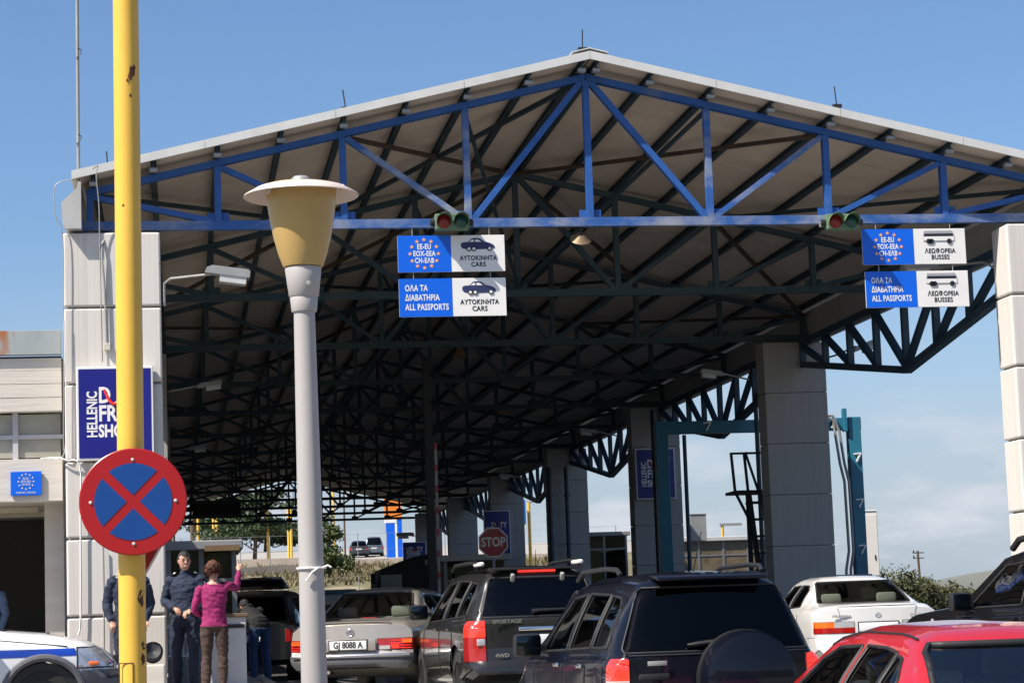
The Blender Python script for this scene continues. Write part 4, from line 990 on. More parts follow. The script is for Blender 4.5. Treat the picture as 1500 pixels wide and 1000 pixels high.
# ---------------------------------------------------------------- beige saloon (rear)
BEI = paint('beige_metallic', (.36, .325, .28), .45, .38, 1.0, (.34, .35, .32, 1))
cr = Car('saloon_car', 'beige metallic saloon seen from behind, bright rear lamps, driving under the canopy', 'car', (-3.42, .1, zg(1.5)-.02), R(-19), dict(
    L=4.74, w=1.74, roof=1.40, wroof=.575, sm=.1, crown=.035, tuck=.04, mid=.6, rcurve=.11, fcurve=.18, bot=[(0, .36), (.5, .24), (4.2, .22), (4.74, .3)],
    plan=[(0, .95), (.25, .985), (.9, 1), (3.6, 1), (4.5, .95), (4.74, .9)],
    top=[(0, .9), (.05, .945), (.2, .965), (.88, .985), (1.62, 1.365), (1.9, 1.395), (2.7, 1.4), (3.0, 1.375), (3.68, .985), (4.5, .87), (4.74, .78)],
    belt=[(0, .86), (.9, .93), (2.4, .92), (3.7, .92), (4.74, .7)], rprof=[(.3, -.02), (.42, -.05), (.53, -.05), (.56, .0), (.7, -.005), (.95, .02)]), BEI)
cr.end_window([(-.61, .995), (.61, .995), (.63, 1.03), (.5, 1.335), (.46, 1.355), (-.46, 1.355), (-.5, 1.335), (-.63, 1.03)], GLC, yr=(.75, 1.75))
cr.end_window([(-.62, 1.0), (.62, 1.0), (.5, 1.34), (-.5, 1.34)], GLC, False, 'windscreen')
cr.side_windows([[(1.5, .97), (2.2, .97), (2.2, 1.31), (1.85, 1.31), (1.6, 1.2)], [(2.3, .97), (3.35, .97), (3.0, 1.29), (2.3, 1.31)]], GLC)
for sg in (1, -1):
    cr.box((.36 if sg > 0 else -.9, -.1, .595), (.9 if sg > 0 else -.36, .16, .74), 'tail_light', TLR, .008)
    cr.box((.62 if sg > 0 else -.9, .17, .595), (.9 if sg > 0 else -.62, .34, .74), 'side_lamp', TLO, .008)
    for i in range(4): cr.part(MB().box((sg*.6, cr.rear_y(.6, .7)-.012, .615+.033*i), (.44, .006, .006)), 'lamp_rib', TLB)
    cr.part(MB().box((sg*.72, cr.rear_y(.72, .72)-.008, .705), (.2, .012, .05)), 'indicator', TLO); cr.part(MB().box((sg*.46, cr.rear_y(.46, .72)-.01, .625), (.15, .012, .05)), 'reverse_lamp', TLW); cr.part(MB().box((sg*.6, cr.rear_y(.6, .72)-.012, .64), (.1, .014, .06)), 'brake_lamp', TLB)
cr.box((-1, -.2, .3), (1, .75, .54), 'rear_bumper', mat('grey_bumper', (.08, .08, .082), .55), .02, 0, lambda n: n.z > -.5)
cr.part(MB().tube([(x, cr.rear_y(x, .55)-.075, .532) for x in [-.8+.1*i for i in range(17)]], .014, 6), 'bumper_trim', CHR)
cr.part(MB().cbox((0, -.03, .665), (.7, .02, .15), .005), 'plate_recess', BEI); cr.plate('GJ 8088 A', .665, -.05, -.02, .5, .115, .82)
cr.part(MB().tube([(.045*math.cos(R(15*i)), -.005, .83+.045*math.sin(R(15*i))) for i in range(25)], .005, 6), 'star_emblem', CHR)
for i in range(3): cr.part(MB().tube([(0, -.006, .83), (.043*math.sin(R(120*i)), -.006, .83+.043*math.cos(R(120*i)))], [.006, .003], 6), 'star_ray', CHR)
cr.part(MB().box((0, .01, .58), (.03, .02, .03)), 'boot_lock', DARKM)
cr.part(MB().tube([(x, cr.rear_y(x, .95)+.004, z) for x, z in [(-.58, .62), (-.6, .8), (-.55, .93), (-.5, .952), (.5, .952), (.55, .93), (.6, .8), (.58, .62)]], .006, 5), 'boot_seam', RUB)
cr.part(MB().cbox((.0, 1.02, 1.0), (.22, .06, .05), .01), 'high_brake_lamp', TLB); cr.part(MB().tube([(-.3, -.04, .32), (-.3, .2, .32)], .025, 8), 'exhaust', CHR)
for pts in ([(1.45, .35), (1.43, .9)], [(2.25, .3), (2.25, .92)], [(3.4, .3), (3.45, .9)]):
    for sg in (1, -1): cr.seam([(pts[0][0]+(pts[1][0]-pts[0][0])*i/8, pts[0][1]+(pts[1][1]-pts[0][1])*i/8) for i in range(9)], sg)
cr.part(MB().cbox((0, 1.2, .955), (1.25, .6, .03), .01), 'parcel_shelf', mat('grey_shelf', (.3, .3, .27), .9)); cr.arches((1.0, 3.8), .32, .37); cr.wheels((1.0, 3.8), .315); cr.seats(2.55, 1.6, .5, mat('beige_seat', (.26, .25, .22), .9)); cr.mirrors(3.15, .98); cr.handles((1.75, 2.55), .82); cr.finish()

# ---------------------------------------------------------------- charcoal SUV (rear three-quarter)
CHA = paint('charcoal_metallic', (.022, .021, .02), .3, .3, .8, spec=.15)
SUVTOP = [(0, .98), (.03, 1.02), (.27, 1.56), (.36, 1.60), (.9, 1.635), (2.2, 1.64), (2.75, 1.60), (3.5, 1.09), (4.2, .97), (4.35, .8)]
def suv_common(c, lampz, lampx, tailm, y_side=.3):
    pass
sp = Car('suv_car', 'charcoal SUV with silver roof rails and lit high brake lamp, third in the middle queue', 'car', (-1.44, -3.7, zg(-2.5)), R(3.5), dict(
    L=4.35, w=1.82, roof=1.62, wroof=.6, sm=.05, crown=.05, tuck=.05, mid=.72, rcurve=.13, fcurve=.22, bot=[(0, .42), (.5, .3), (3.9, .28), (4.35, .38)],
    plan=[(0, .95), (.25, .985), (.9, 1), (3.4, 1), (4.1, .95), (4.35, .88)], top=SUVTOP, belt=[(0, 1.0), (.5, 1.03), (3.4, .98), (4.35, .75)],
    rprof=[(.3, -.06), (.53, -.07), (.58, 0), (1.0, 0.0), (1.7, .0)]), CHA)
sp.end_window([(-.69, 1.07), (.69, 1.07), (.7, 1.1), (.58, 1.5), (.54, 1.53), (-.54, 1.53), (-.58, 1.5), (-.7, 1.1)], GLT, yr=(-.1, .5))
sp.end_window([(-.66, 1.1), (.66, 1.1), (.55, 1.57), (-.55, 1.57)], GLT, False, 'windscreen')
sp.side_windows([[(.48, 1.1), (1.02, 1.08), (1.02, 1.5), (.62, 1.47), (.5, 1.38)], [(1.1, 1.08), (1.88, 1.06), (1.88, 1.53), (1.1, 1.51)], [(1.98, 1.06), (2.95, 1.04), (2.5, 1.5), (1.98, 1.53)]], GLT)
for sg in (1, -1):
    for z0, z1, m_, nm in ((.57, .73, TLR, 'tail_light'), (.73, .85, TLR, 'indicator'), (.85, 1.03, TLB, 'brake_light')):
        sp.box((.68 if sg > 0 else -1, -.1, z0), (1 if sg > 0 else -.68, .3, z1), nm, m_, .014, .007)
    sp.part(MB().cbox((sg*.735, sp.rear_y(.735, .9)-.018, .79), (.1, .02, .08), .01), 'reverse_lamp', TLW)
    o = sp.part(MB().tube([(sg*.6, .6, 1.675), (sg*.61, .68, 1.715), (sg*.62, 1.2, 1.735), (sg*.62, 2.2, 1.73), (sg*.6, 2.5, 1.67)], .022, 8), 'roof_rail', BLACKP)
    sp.part(MB().cbox((sg*.605, .72, 1.705), (.06, .42, .05), .02), 'rail_end', SWHITE, o)
    sp.part(MB().cbox((sg*.3, .23, 1.53), (.05, .1, .06), .018, Matrix.Rotation(R(-60), 3, 'X')), 'glass_hinge', GREYM)
sp.part(MB().cbox((0, .27, 1.605), (.46, .04, .035), .012), 'high_brake_lamp', TLB)
sp.part(MB().cbox((0, .3, 1.635), (1.15, .16, .035), .015), 'spoiler', CHA)
sp.part(MB().tube([(-.12, .03, 1.13), (-.05, .03, 1.14), (.4, .045, 1.15)], [.03, .02, .008], 8), 'wiper', BLACKP)
sp.box((-1, -.2, .38), (1, .6, .56), 'rear_bumper', CHA, .03, .004, lambda n: n.z > -.5)
sp.part(MB().cbox((0, -.01, .93), (.6, .03, .05), .012), 'grip', CHR); sp.plate('', .8, -.012, 0, .5, .12)
sp.emblem('SPORTAGE', .062, -.43, .002, 1.02, sx=1.15); sp.emblem('4WD', .06, -.5, -.003, .63, sx=1.2)
sp.part(MB().tube([(.05, .55, 1.66), (.05, .5, 1.86)], [.006, .003], 6), 'aerial', BLACKP)
for y0, y1, z in ((1.06, 1.06, 1.03), (1.93, 1.93, 1.02), (3.05, 3.1, 1.0)):
    for sg in (1, -1): sp.seam([(y0, .4+(z-.4)*i/8) for i in range(9)], sg)
sp.arches((.85, 3.48), .36, .41); sp.wheels((.85, 3.48), .35); sp.seats(2.25, 1.25, .75); sp.mirrors(2.85, 1.17, m_=BLACKP, size=(.24, .12, .19)); sp.handles((1.25, 2.1), .95); sp.finish()

# ---------------------------------------------------------------- black SUV with spare wheel (rear three-quarter)
BLK = paint('blue_black_paint', (.004, .005, .01), .0, .25, .5, spec=.08)
rv = Car('suv_car', 'glossy black SUV with covered spare wheel on the tailgate, near the middle of the queue', 'car', (at(1054, 930, -13.1).x, -13.1, zg(-12.2)), R(3.0), dict(
    L=4.1, w=1.735, roof=1.60, wroof=.575, sm=.05, crown=.05, tuck=.05, mid=.75, rcurve=.12, fcurve=.22, bot=[(0, .45), (.5, .32), (3.7, .3), (4.1, .4)],
    plan=[(0, .95), (.25, .99), (.9, 1), (3.2, 1), (3.9, .95), (4.1, .88)],
    top=[(0, 1.0), (.03, 1.04), (.2, 1.53), (.3, 1.60), (.9, 1.635), (2.0, 1.63), (2.45, 1.59), (3.2, 1.09), (3.9, .98), (4.1, .8)], belt=[(0, 1.0), (.5, 1.03), (3.2, 1.0), (4.1, .75)],
    rprof=[(.3, -.06), (.52, -.06), (.57, 0), (1.7, .0)]), BLK)
rv.end_window([(-.72, 1.06), (.72, 1.06), (.73, 1.09), (.57, 1.52), (.53, 1.55), (-.53, 1.55), (-.57, 1.52), (-.73, 1.09)], GLD, yr=(-.1, .5), seal=.008)
rv.end_window([(-.66, 1.1), (.66, 1.1), (.55, 1.56), (-.55, 1.56)], GLT, False, 'windscreen')
rv.side_windows([[(.42, 1.1), (.86, 1.1), (.86, 1.5), (.58, 1.48), (.46, 1.4)], [(.93, 1.1), (1.68, 1.08), (1.68, 1.53), (.93, 1.51)], [(1.77, 1.08), (2.7, 1.06), (2.28, 1.5), (1.77, 1.53)]], GLT)
for sg in (1, -1):
    for z0, z1, m_, nm in ((.64, .74, TLR, 'tail_light'), (.74, .8, TLO, 'indicator'), (.8, .855, TLW, 'reverse_light'), (.855, 1.015, TLB, 'brake_light')):
        rv.box((.7 if sg > 0 else -1, -.1, z0), (1 if sg > 0 else -.7, .22, z1), nm, m_, .012, .006)
    rv.part(MB().tube([(sg*.58, .7, 1.66), (sg*.59, .78, 1.705), (sg*.6, 1.1, 1.72), (sg*.6, 1.9, 1.715), (sg*.58, 2.2, 1.65)], .02, 8), 'roof_rail', BLACKP)
b = MB(); b.cbox((0, .25, 1.628), (.88, .3, .034), .016, Matrix.Rotation(R(7), 3, 'X')); rv.part(b, 'spoiler', BLK)
o = rv.part(MB().lathe([(0, .17), (.3, .165), (.345, .14), (.365, .08), (.365, -.08), (.34, -.1), (0, -.1)], (.17, -.12, .84), 48, ROTF), 'spare_wheel_cover', BLK)
rv.part(MB().lathe([(.34, -.11), (.375, -.1), (.375, -.02), (.36, -.02)], (.17, -.12, .84), 48, ROTF), 'cover_rim', BLACKP, o)
rv.part(MB().tube([(-.25, .02, 1.11), (-.18, .0, 1.115), (.15, .03, 1.14)], [.008, .018, .022], 8), 'wiper', BLACKP)
rv.box((-1, -.2, .38), (1, .5, .55), 'rear_bumper', BLK, .03, .004, lambda n: n.z > -.5)
rv.part(MB().cbox((-.5, -.012, .98), (.15, .012, .035), .003), 'badge', GREYM)
e = rv.part(MB().tube([(-.56+.055*math.cos(R(15*i)), -.012, .73+.036*math.sin(R(15*i))) for i in range(25)], .006, 6), 'oval_emblem', CHR)
rv.part(MB().tube([(-.56+.02*math.cos(R(15*i)), -.013, .73+.034*math.sin(R(15*i))) for i in range(25)], .005, 6), 'emblem_oval', CHR, e); rv.part(MB().tube([(-.56+.04*math.cos(R(15*i)), -.013, .742+.015*math.sin(R(15*i))) for i in range(25)], .005, 6), 'emblem_oval', CHR, e)
rv.part(MB().cbox((-.53, -.02, .88), (.24, .03, .05), .012), 'grip', BLACKP)
rv.part(MB().tube([(-.03, .55, 1.67), (.03, .48, 1.98)], [.006, .003], 6), 'aerial', BLACKP)
rv.part(MB().tube([(-.75, .0, 1.045)]+[(x, rv.rear_y(x, 1.04)-.002, 1.04) for x in [-.7+.1*i for i in range(15)]], .005, 5), 'tailgate_seam', RUB)
for y0, z in ((.895, 1.04), (1.72, 1.03), (2.85, 1.0)):
    for sg in (1, -1): rv.seam([(y0, .4+(z-.4)*i/8) for i in range(9)], sg)
rv.arches((.8, 3.25), .37, .42); rv.wheels((.8, 3.25), .355); rv.seats(2.0, 1.05, .78); rv.mirrors(2.62, 1.12, m_=BLACKP, size=(.24, .12, .2)); rv.handles((1.05, 1.9), .96, CHR); rv.finish()

# ---------------------------------------------------------------- red hatchback (nearest)
REDP = paint('bright_red_paint', (.4, .009, .011), .0, .3, 1.0, (.32, .33, .33, 1))
rd = Car('hatchback_car', 'bright red hatchback in the lower right corner, nearest of the queue', 'car', (-1.11, -18.7, zg(-17)), R(1.0), dict(
    L=4.05, w=1.72, roof=1.37, wroof=.56, sm=.08, crown=.045, tuck=.05, mid=.62, rcurve=.14, fcurve=.22, bot=[(0, .38), (.5, .24), (3.6, .22), (4.05, .3)],
    plan=[(0, .94), (.25, .98), (.9, 1), (3.1, 1), (3.8, .95), (4.05, .86)],
    top=[(0, .9), (.06, .94), (.45, 1.23), (.66, 1.335), (.95, 1.37), (1.7, 1.385), (2.15, 1.34), (3.05, .93), (3.8, .78), (4.05, .65)], belt=[(0, .9), (.6, .93), (3.0, .86), (4.05, .6)],
    rprof=[(.3, -.05), (.55, -.05), (.62, 0), (1.7, .0)]), REDP)
rd.end_window([(-.6, .97), (.6, .97), (.61, 1.0), (.53, 1.27), (.49, 1.305), (-.49, 1.305), (-.53, 1.27), (-.61, 1.0)], GLC, yr=(-.1, .95), seal=.02)
rd.end_window([(-.62, .97), (.62, .97), (.5, 1.32), (-.5, 1.32)], GLC, False, 'windscreen')
rd.side_windows([[(.56, .98), (.84, .96), (.84, 1.25), (.74, 1.23), (.6, 1.12)], [(.87, .96), (1.44, .95), (1.44, 1.3), (1.1, 1.29), (.87, 1.26)], [(1.53, .95), (2.7, .91), (2.2, 1.22), (1.95, 1.29), (1.53, 1.3)]], GLT)
for sg in (1, -1):
    for z0, z1, m_ in ((.66, .76, TLR), (.76, .86, TLO)): rd.box((.55 if sg > 0 else -1, -.1, z0), (1 if sg > 0 else -.55, .28, z1), 'tail_light', m_, .01, .006)
    rd.part(MB().tube([(sg*(rd.ring(y)[16][0]-.002), y, rd.ring(y)[16][1]+.004) for y in [.72+.15*i for i in range(11)]], .009, 6), 'roof_gutter', RUB)
    rd.part(MB().tube([(sg*(rd.ring(.55)[k][0]+.004), .6+.0*k, rd.ring(.55)[k][1]) for k in range(9, 15)], .005, 5), 'pillar_seam', RUB)
rd.box((-1, -.2, .36), (1, .6, .6), 'rear_bumper', REDP, .03, .004, lambda n: n.z > -.5)
rd.part(MB().tube([(-.35, .3, .97), (.0, .3, 1.0), (.3, .33, 1.02)], [.014, .014, .008], 6), 'wiper', BLACKP); rd.plate('', .78, -.02)
for sg in (1, -1):
    for y0, z in ((1.02, .93), (1.67, .92), (2.8, .86)): rd.seam([(y0, .32+(z-.32)*i/8) for i in range(9)], sg)
rd.arches((.75, 3.25), .3, .35); rd.wheels((.75, 3.25), .295); rd.seats(2.0, 1.05, .5, mat('grey_seat', (.38, .39, .39), .9, 0, .2, 30)); rd.mirrors(2.6, .95); rd.handles((1.15, 1.85), .82, BLACKP); rd.finish()

# ---------------------------------------------------------------- white saloon (rear)
WHT = paint('white_paint', (.66, .65, .62), 0, .3, 1.0, (.42, .43, .42, 1))
wh = Car('saloon_car', 'white saloon seen from behind between the black SUVs on the right', 'car', (3.42, -1.1, zg(0)), R(-4.0), dict(
    L=4.43, w=1.7, roof=1.365, wroof=.555, sm=.08, crown=.035, tuck=.05, mid=.6, rcurve=.1, fcurve=.2, bot=[(0, .36), (.5, .24), (4, .22), (4.43, .3)],
    plan=[(0, .95), (.25, .985), (.9, 1), (3.4, 1), (4.2, .95), (4.43, .88)],
    top=[(0, .92), (.05, .96), (.2, .985), (.75, 1.0), (1.35, 1.32), (1.6, 1.36), (2.4, 1.37), (2.75, 1.33), (3.45, .95), (4.2, .82), (4.43, .7)], belt=[(0, .9), (.8, .95), (3.4, .9), (4.43, .65)],
    rprof=[(.3, -.05), (.54, -.05), (.59, 0), (1.7, .0)]), WHT)
wh.end_window([(-.61, 1.015), (.61, 1.015), (.625, 1.04), (.53, 1.29), (.5, 1.31), (-.5, 1.31), (-.53, 1.29), (-.625, 1.04)], GLC, yr=(.6, 1.5))
wh.end_window([(-.62, .99), (.62, .99), (.5, 1.32), (-.5, 1.32)], GLC, False, 'windscreen')
wh.side_windows([[(1.25, .99), (2.0, .97), (2.0, 1.28), (1.6, 1.27), (1.4, 1.2)], [(2.1, .97), (3.1, .94), (2.65, 1.27), (2.1, 1.28)]], GLC)
for sg in (1, -1):
    wh.box((.32 if sg > 0 else -.9, -.1, .63), (.9 if sg > 0 else -.32, .2, .7), 'tail_light', TLR, .008, .005); wh.box((.58 if sg > 0 else -.9, -.1, .7), (.9 if sg > 0 else -.58, .2, .775), 'indicator', TLO, .008, .005); wh.box((.32 if sg > 0 else -.58, -.1, .7), (.58 if sg > 0 else -.32, .2, .775), 'reverse_lamp', TLW, .008, .005)
wh.emblem('PRIMERA', .05, -.48, .009, .845, SGREY, 1.3); wh.emblem('1.6SLX', .045, .5, .010, .845, SGREY, 1.2)
wh.part(MB().tube([(.035*math.cos(R(15*i)), .0, .85+.03*math.sin(R(15*i))) for i in range(25)], .006, 6), 'round_emblem', SGREY); wh.part(MB().box((0, 0, .85), (.085, .01, .014)), 'emblem_bar', SGREY)
wh.box((-1, -.2, .32), (1, .6, .57), 'rear_bumper', WHT, .03, .004, lambda n: n.z > -.5); wh.plate('', .7, -.01, 0, .52, .11)
wh.part(MB().tube([(x, wh.rear_y(x, .95)+.003, z) for x, z in [(-.5, .87), (-.53, .95), (-.5, .97), (.5, .97), (.53, .95), (.5, .87)]], .005, 5), 'boot_seam', RUB)
for sg in (1, -1):
    for y0, z in ((1.2, .9), (2.05, .9), (3.2, .88)): wh.seam([(y0, .32+(z-.32)*i/8) for i in range(9)], sg)
wh.part(MB().cbox((0, 1.0, .965), (1.2, .5, .03), .01), 'parcel_shelf', bpy.data.materials['grey_shelf']); wh.arches((.95, 3.5), .3, .35); wh.wheels((.95, 3.5), .3); wh.seats(2.25, 1.35, .48, bpy.data.materials['beige_seat']); wh.mirrors(2.95, .98); wh.handles((1.5, 2.3), .84, WHT); wh.finish()

# ---------------------------------------------------------------- black off-roader cut by the right edge
BK2 = paint('plain_black_paint', (.006, .006, .007), .0, .25, .6, spec=.08)
_a = at(1396, 893, -6.6); _v = Matrix.Rotation(R(14), 3, 'Z') @ Vector((-.88, 3.1, 0)); OFP = (_a.x-_v.x, _a.y-_v.y, zg(-8)+.06)
of = Car('offroad_car', 'black off-road car with roof bars cut off by the right edge', 'car', OFP, R(14), dict(
    L=4.5, w=1.83, roof=1.66, wroof=.62, sm=.05, crown=.05, tuck=.05, mid=.75, rcurve=.12, fcurve=.2, bot=[(0, .48), (.5, .35), (4.1, .34), (4.5, .42)],
    plan=[(0, .95), (.25, .99), (.9, 1), (3.5, 1), (4.3, .96), (4.5, .9)],
    top=[(0, 1.08), (.04, 1.1), (.24, 1.6), (.34, 1.66), (.9, 1.69), (2.15, 1.685), (2.5, 1.63), (3.15, 1.13), (4.2, 1.05), (4.5, .9)], belt=[(0, 1.06), (.5, 1.07), (3.1, 1.04), (4.5, .85)],
    rprof=[(.3, -.06), (.62, -.06), (.68, 0), (1.7, .0)]), BK2)
of.end_window([(-.68, 1.13), (.68, 1.13), (.56, 1.57), (-.56, 1.57)], GLC, yr=(-.1, .5)); of.end_window([(-.66, 1.14), (.66, 1.14), (.56, 1.6), (-.56, 1.6)], GLC, False, 'windscreen')
of.side_windows([[(.45, 1.14), (.95, 1.13), (.95, 1.54), (.6, 1.53)], [(1.03, 1.13), (1.8, 1.12), (1.8, 1.57), (1.03, 1.55)], [(1.9, 1.12), (2.85, 1.1), (2.4, 1.53), (1.9, 1.57)]], GLC)
for sg in (1, -1):
    of.part(MB().tube([(sg*.6, .8, 1.71), (sg*.61, .9, 1.79), (sg*.62, 1.2, 1.81), (sg*.62, 2.0, 1.81), (sg*.61, 2.2, 1.79), (sg*.6, 2.34, 1.7)], .035, 10), 'roof_bar', BLACKP)
    of.box((.72 if sg > 0 else -1, -.1, .7), (1 if sg > 0 else -.72, .2, 1.04), 'tail_light', TLR, .01, .006)
    of.box((.5 if sg > 0 else -1, 4.2, .75), (1 if sg > 0 else -.5, 4.7, .9), 'headlight', TLW, .006, .006)
of.part(MB().lathe([(0, .012), (.018, .01), (.022, 0)], (-of.W/2-.004, 3.45, .98), 12, Matrix.Rotation(R(-90), 3, 'Y')), 'side_indicator', TLW)
of.part(MB().tube([(-.52, 2.25, 1.52), (-.5, 2.3, 1.5), (-.5, 2.42, 1.36), (-.52, 2.46, 1.36)], .02, 8), 'grab_handle', TRIM)
of.box((-1, -.2, .45), (1, .5, .66), 'rear_bumper', BLACKP, .03, 0, lambda n: n.z > -.5); of.box((-1, 4.1, .4), (1, 4.8, .7), 'front_bumper', BLACKP, .03, 0, lambda n: n.z > -.5)
for sg in (1, -1):
    for y0, z in ((1.0, 1.06), (1.85, 1.05), (3.0, 1.02)): of.seam([(y0, .45+(z-.45)*i/8) for i in range(9)], sg)
of.arches((.85, 3.6), .38, .44); of.wheels((.85, 3.6), .37); of.seats(2.1, 1.15, .82); of.mirrors(2.78, 1.17, m_=BLACKP, size=(.24, .12, .2)); of.handles((1.2, 2.0), .98); of.finish()

# ---------------------------------------------------------------- white police car, nose in view at the left
POL = paint('police_white', (.72, .72, .72), 0, .3)
po = Car('police_car', 'white police car with blue stripe and grey arches, nose showing at the left', 'car', (-10.8, -3.05, zg(-3.2)), R(-84), dict(
    L=4.45, w=1.77, roof=1.63, wroof=.6, sm=.07, crown=.06, tuck=.05, mid=.72, rcurve=.12, fcurve=.3, bot=[(0, .45), (.5, .32), (4.1, .3), (4.45, .4)],
    plan=[(0, .95), (.25, .99), (.9, 1), (3.4, 1), (4.2, .95), (4.45, .84)],
    top=[(0, 1.04), (.04, 1.08), (.24, 1.56), (.34, 1.62), (.9, 1.65), (2.0, 1.65), (2.35, 1.6), (3.1, 1.12), (3.6, 1.07), (4.1, .96), (4.3, .86), (4.45, .7)], belt=[(0, 1.02), (.5, 1.04), (3.0, 1.02), (4.0, .9), (4.45, .62)],
    rprof=[(.3, -.05), (1.7, 0)]), POL)
po.end_window([(-.66, 1.14), (.66, 1.14), (.55, 1.57), (-.55, 1.57)], GLC, False, 'windscreen'); po.end_window([(-.68, 1.1), (.68, 1.1), (.56, 1.54), (-.56, 1.54)], GLT, yr=(-.1, .5))
po.side_windows([[(.45, 1.12), (.95, 1.11), (.95, 1.5), (.6, 1.5)], [(1.03, 1.1), (1.75, 1.1), (1.75, 1.54), (1.03, 1.52)], [(1.85, 1.1), (2.75, 1.08), (2.3, 1.5), (1.85, 1.54)]], GLT)
PBL = mat('police_blue', (.01, .05, .36), .35, coat=.5); GRF = mat('grey_arch_plastic', (.1, .1, .11), .6)
HLG = mat('headlamp_glass', (.55, .57, .6), .08, .5, .3, 25, coat=1)
for sg in (1, -1):
    po.box((.5 if sg > 0 else -1, 3.93, .69), (1 if sg > 0 else -.5, 4.6, .92), 'headlight', HLG, .004, .01)
    po.part(MB().cbox((sg*.74, 4.1, .735), (.12, .16, .05), .02), 'indicator', TLO)
    f = po.cut([(.3, .83), (3.95, .83), (3.9, .915), (.3, .93)], 'x', lambda c, n: n.x*sg > .3 and c.x*sg > 0); po.take(f, 'blue_stripe', PBL, .003)
po.arches((.85, 3.55), .36, .43)
for y in (.85, 3.55):
    for sg in (1, -1): po.part(MB().tube([(sg*(po.flank(y+.45*math.cos(R(t)), max(.45, .36+.45*math.sin(R(t)))) or .86)*1.0, y+.46*math.cos(R(t)), .36+.46*math.sin(R(t))) for t in range(0, 181, 12)], .045, 8), 'arch_flare', GRF)
po.box((-1, 3.98, .38), (1, 4.7, .66), 'front_bumper', GRF, .02, 0, lambda n: n.z > -.5)
po.part(MB().cbox((0, 4.39, .76), (.7, .08, .12), .02), 'grille', BLACKP); po.emblem('4x4', .07, .87, 1.0, .6)
po.wheels((.85, 3.55), .35); po.seats(2.1, 1.1, .75); po.mirrors(2.75, 1.13, m_=BLACKP, size=(.22, .12, .18)); po.handles((1.2, 1.95), .97)
po.part(MB().tube([(-.6, 3.2, 1.115), (.1, 3.12, 1.13)], .012, 6), 'wiper', BLACKP); po.part(MB().tube([(.1, 3.2, 1.115), (.7, 3.08, 1.12)], .012, 6), 'wiper', BLACKP)
po.part(MB().lathe([(0, .02), (.02, .015), (.025, 0)], (.45, 3.62, 1.09), 10), 'washer_jet', BLACKP)
for sg in (1, -1): po.seam([(2.95, .45+.55*i/8) for i in range(9)], sg); po.seam([(3.05+.11*i, 1.03-.013*i) for i in range(8)], sg)
po.finish()
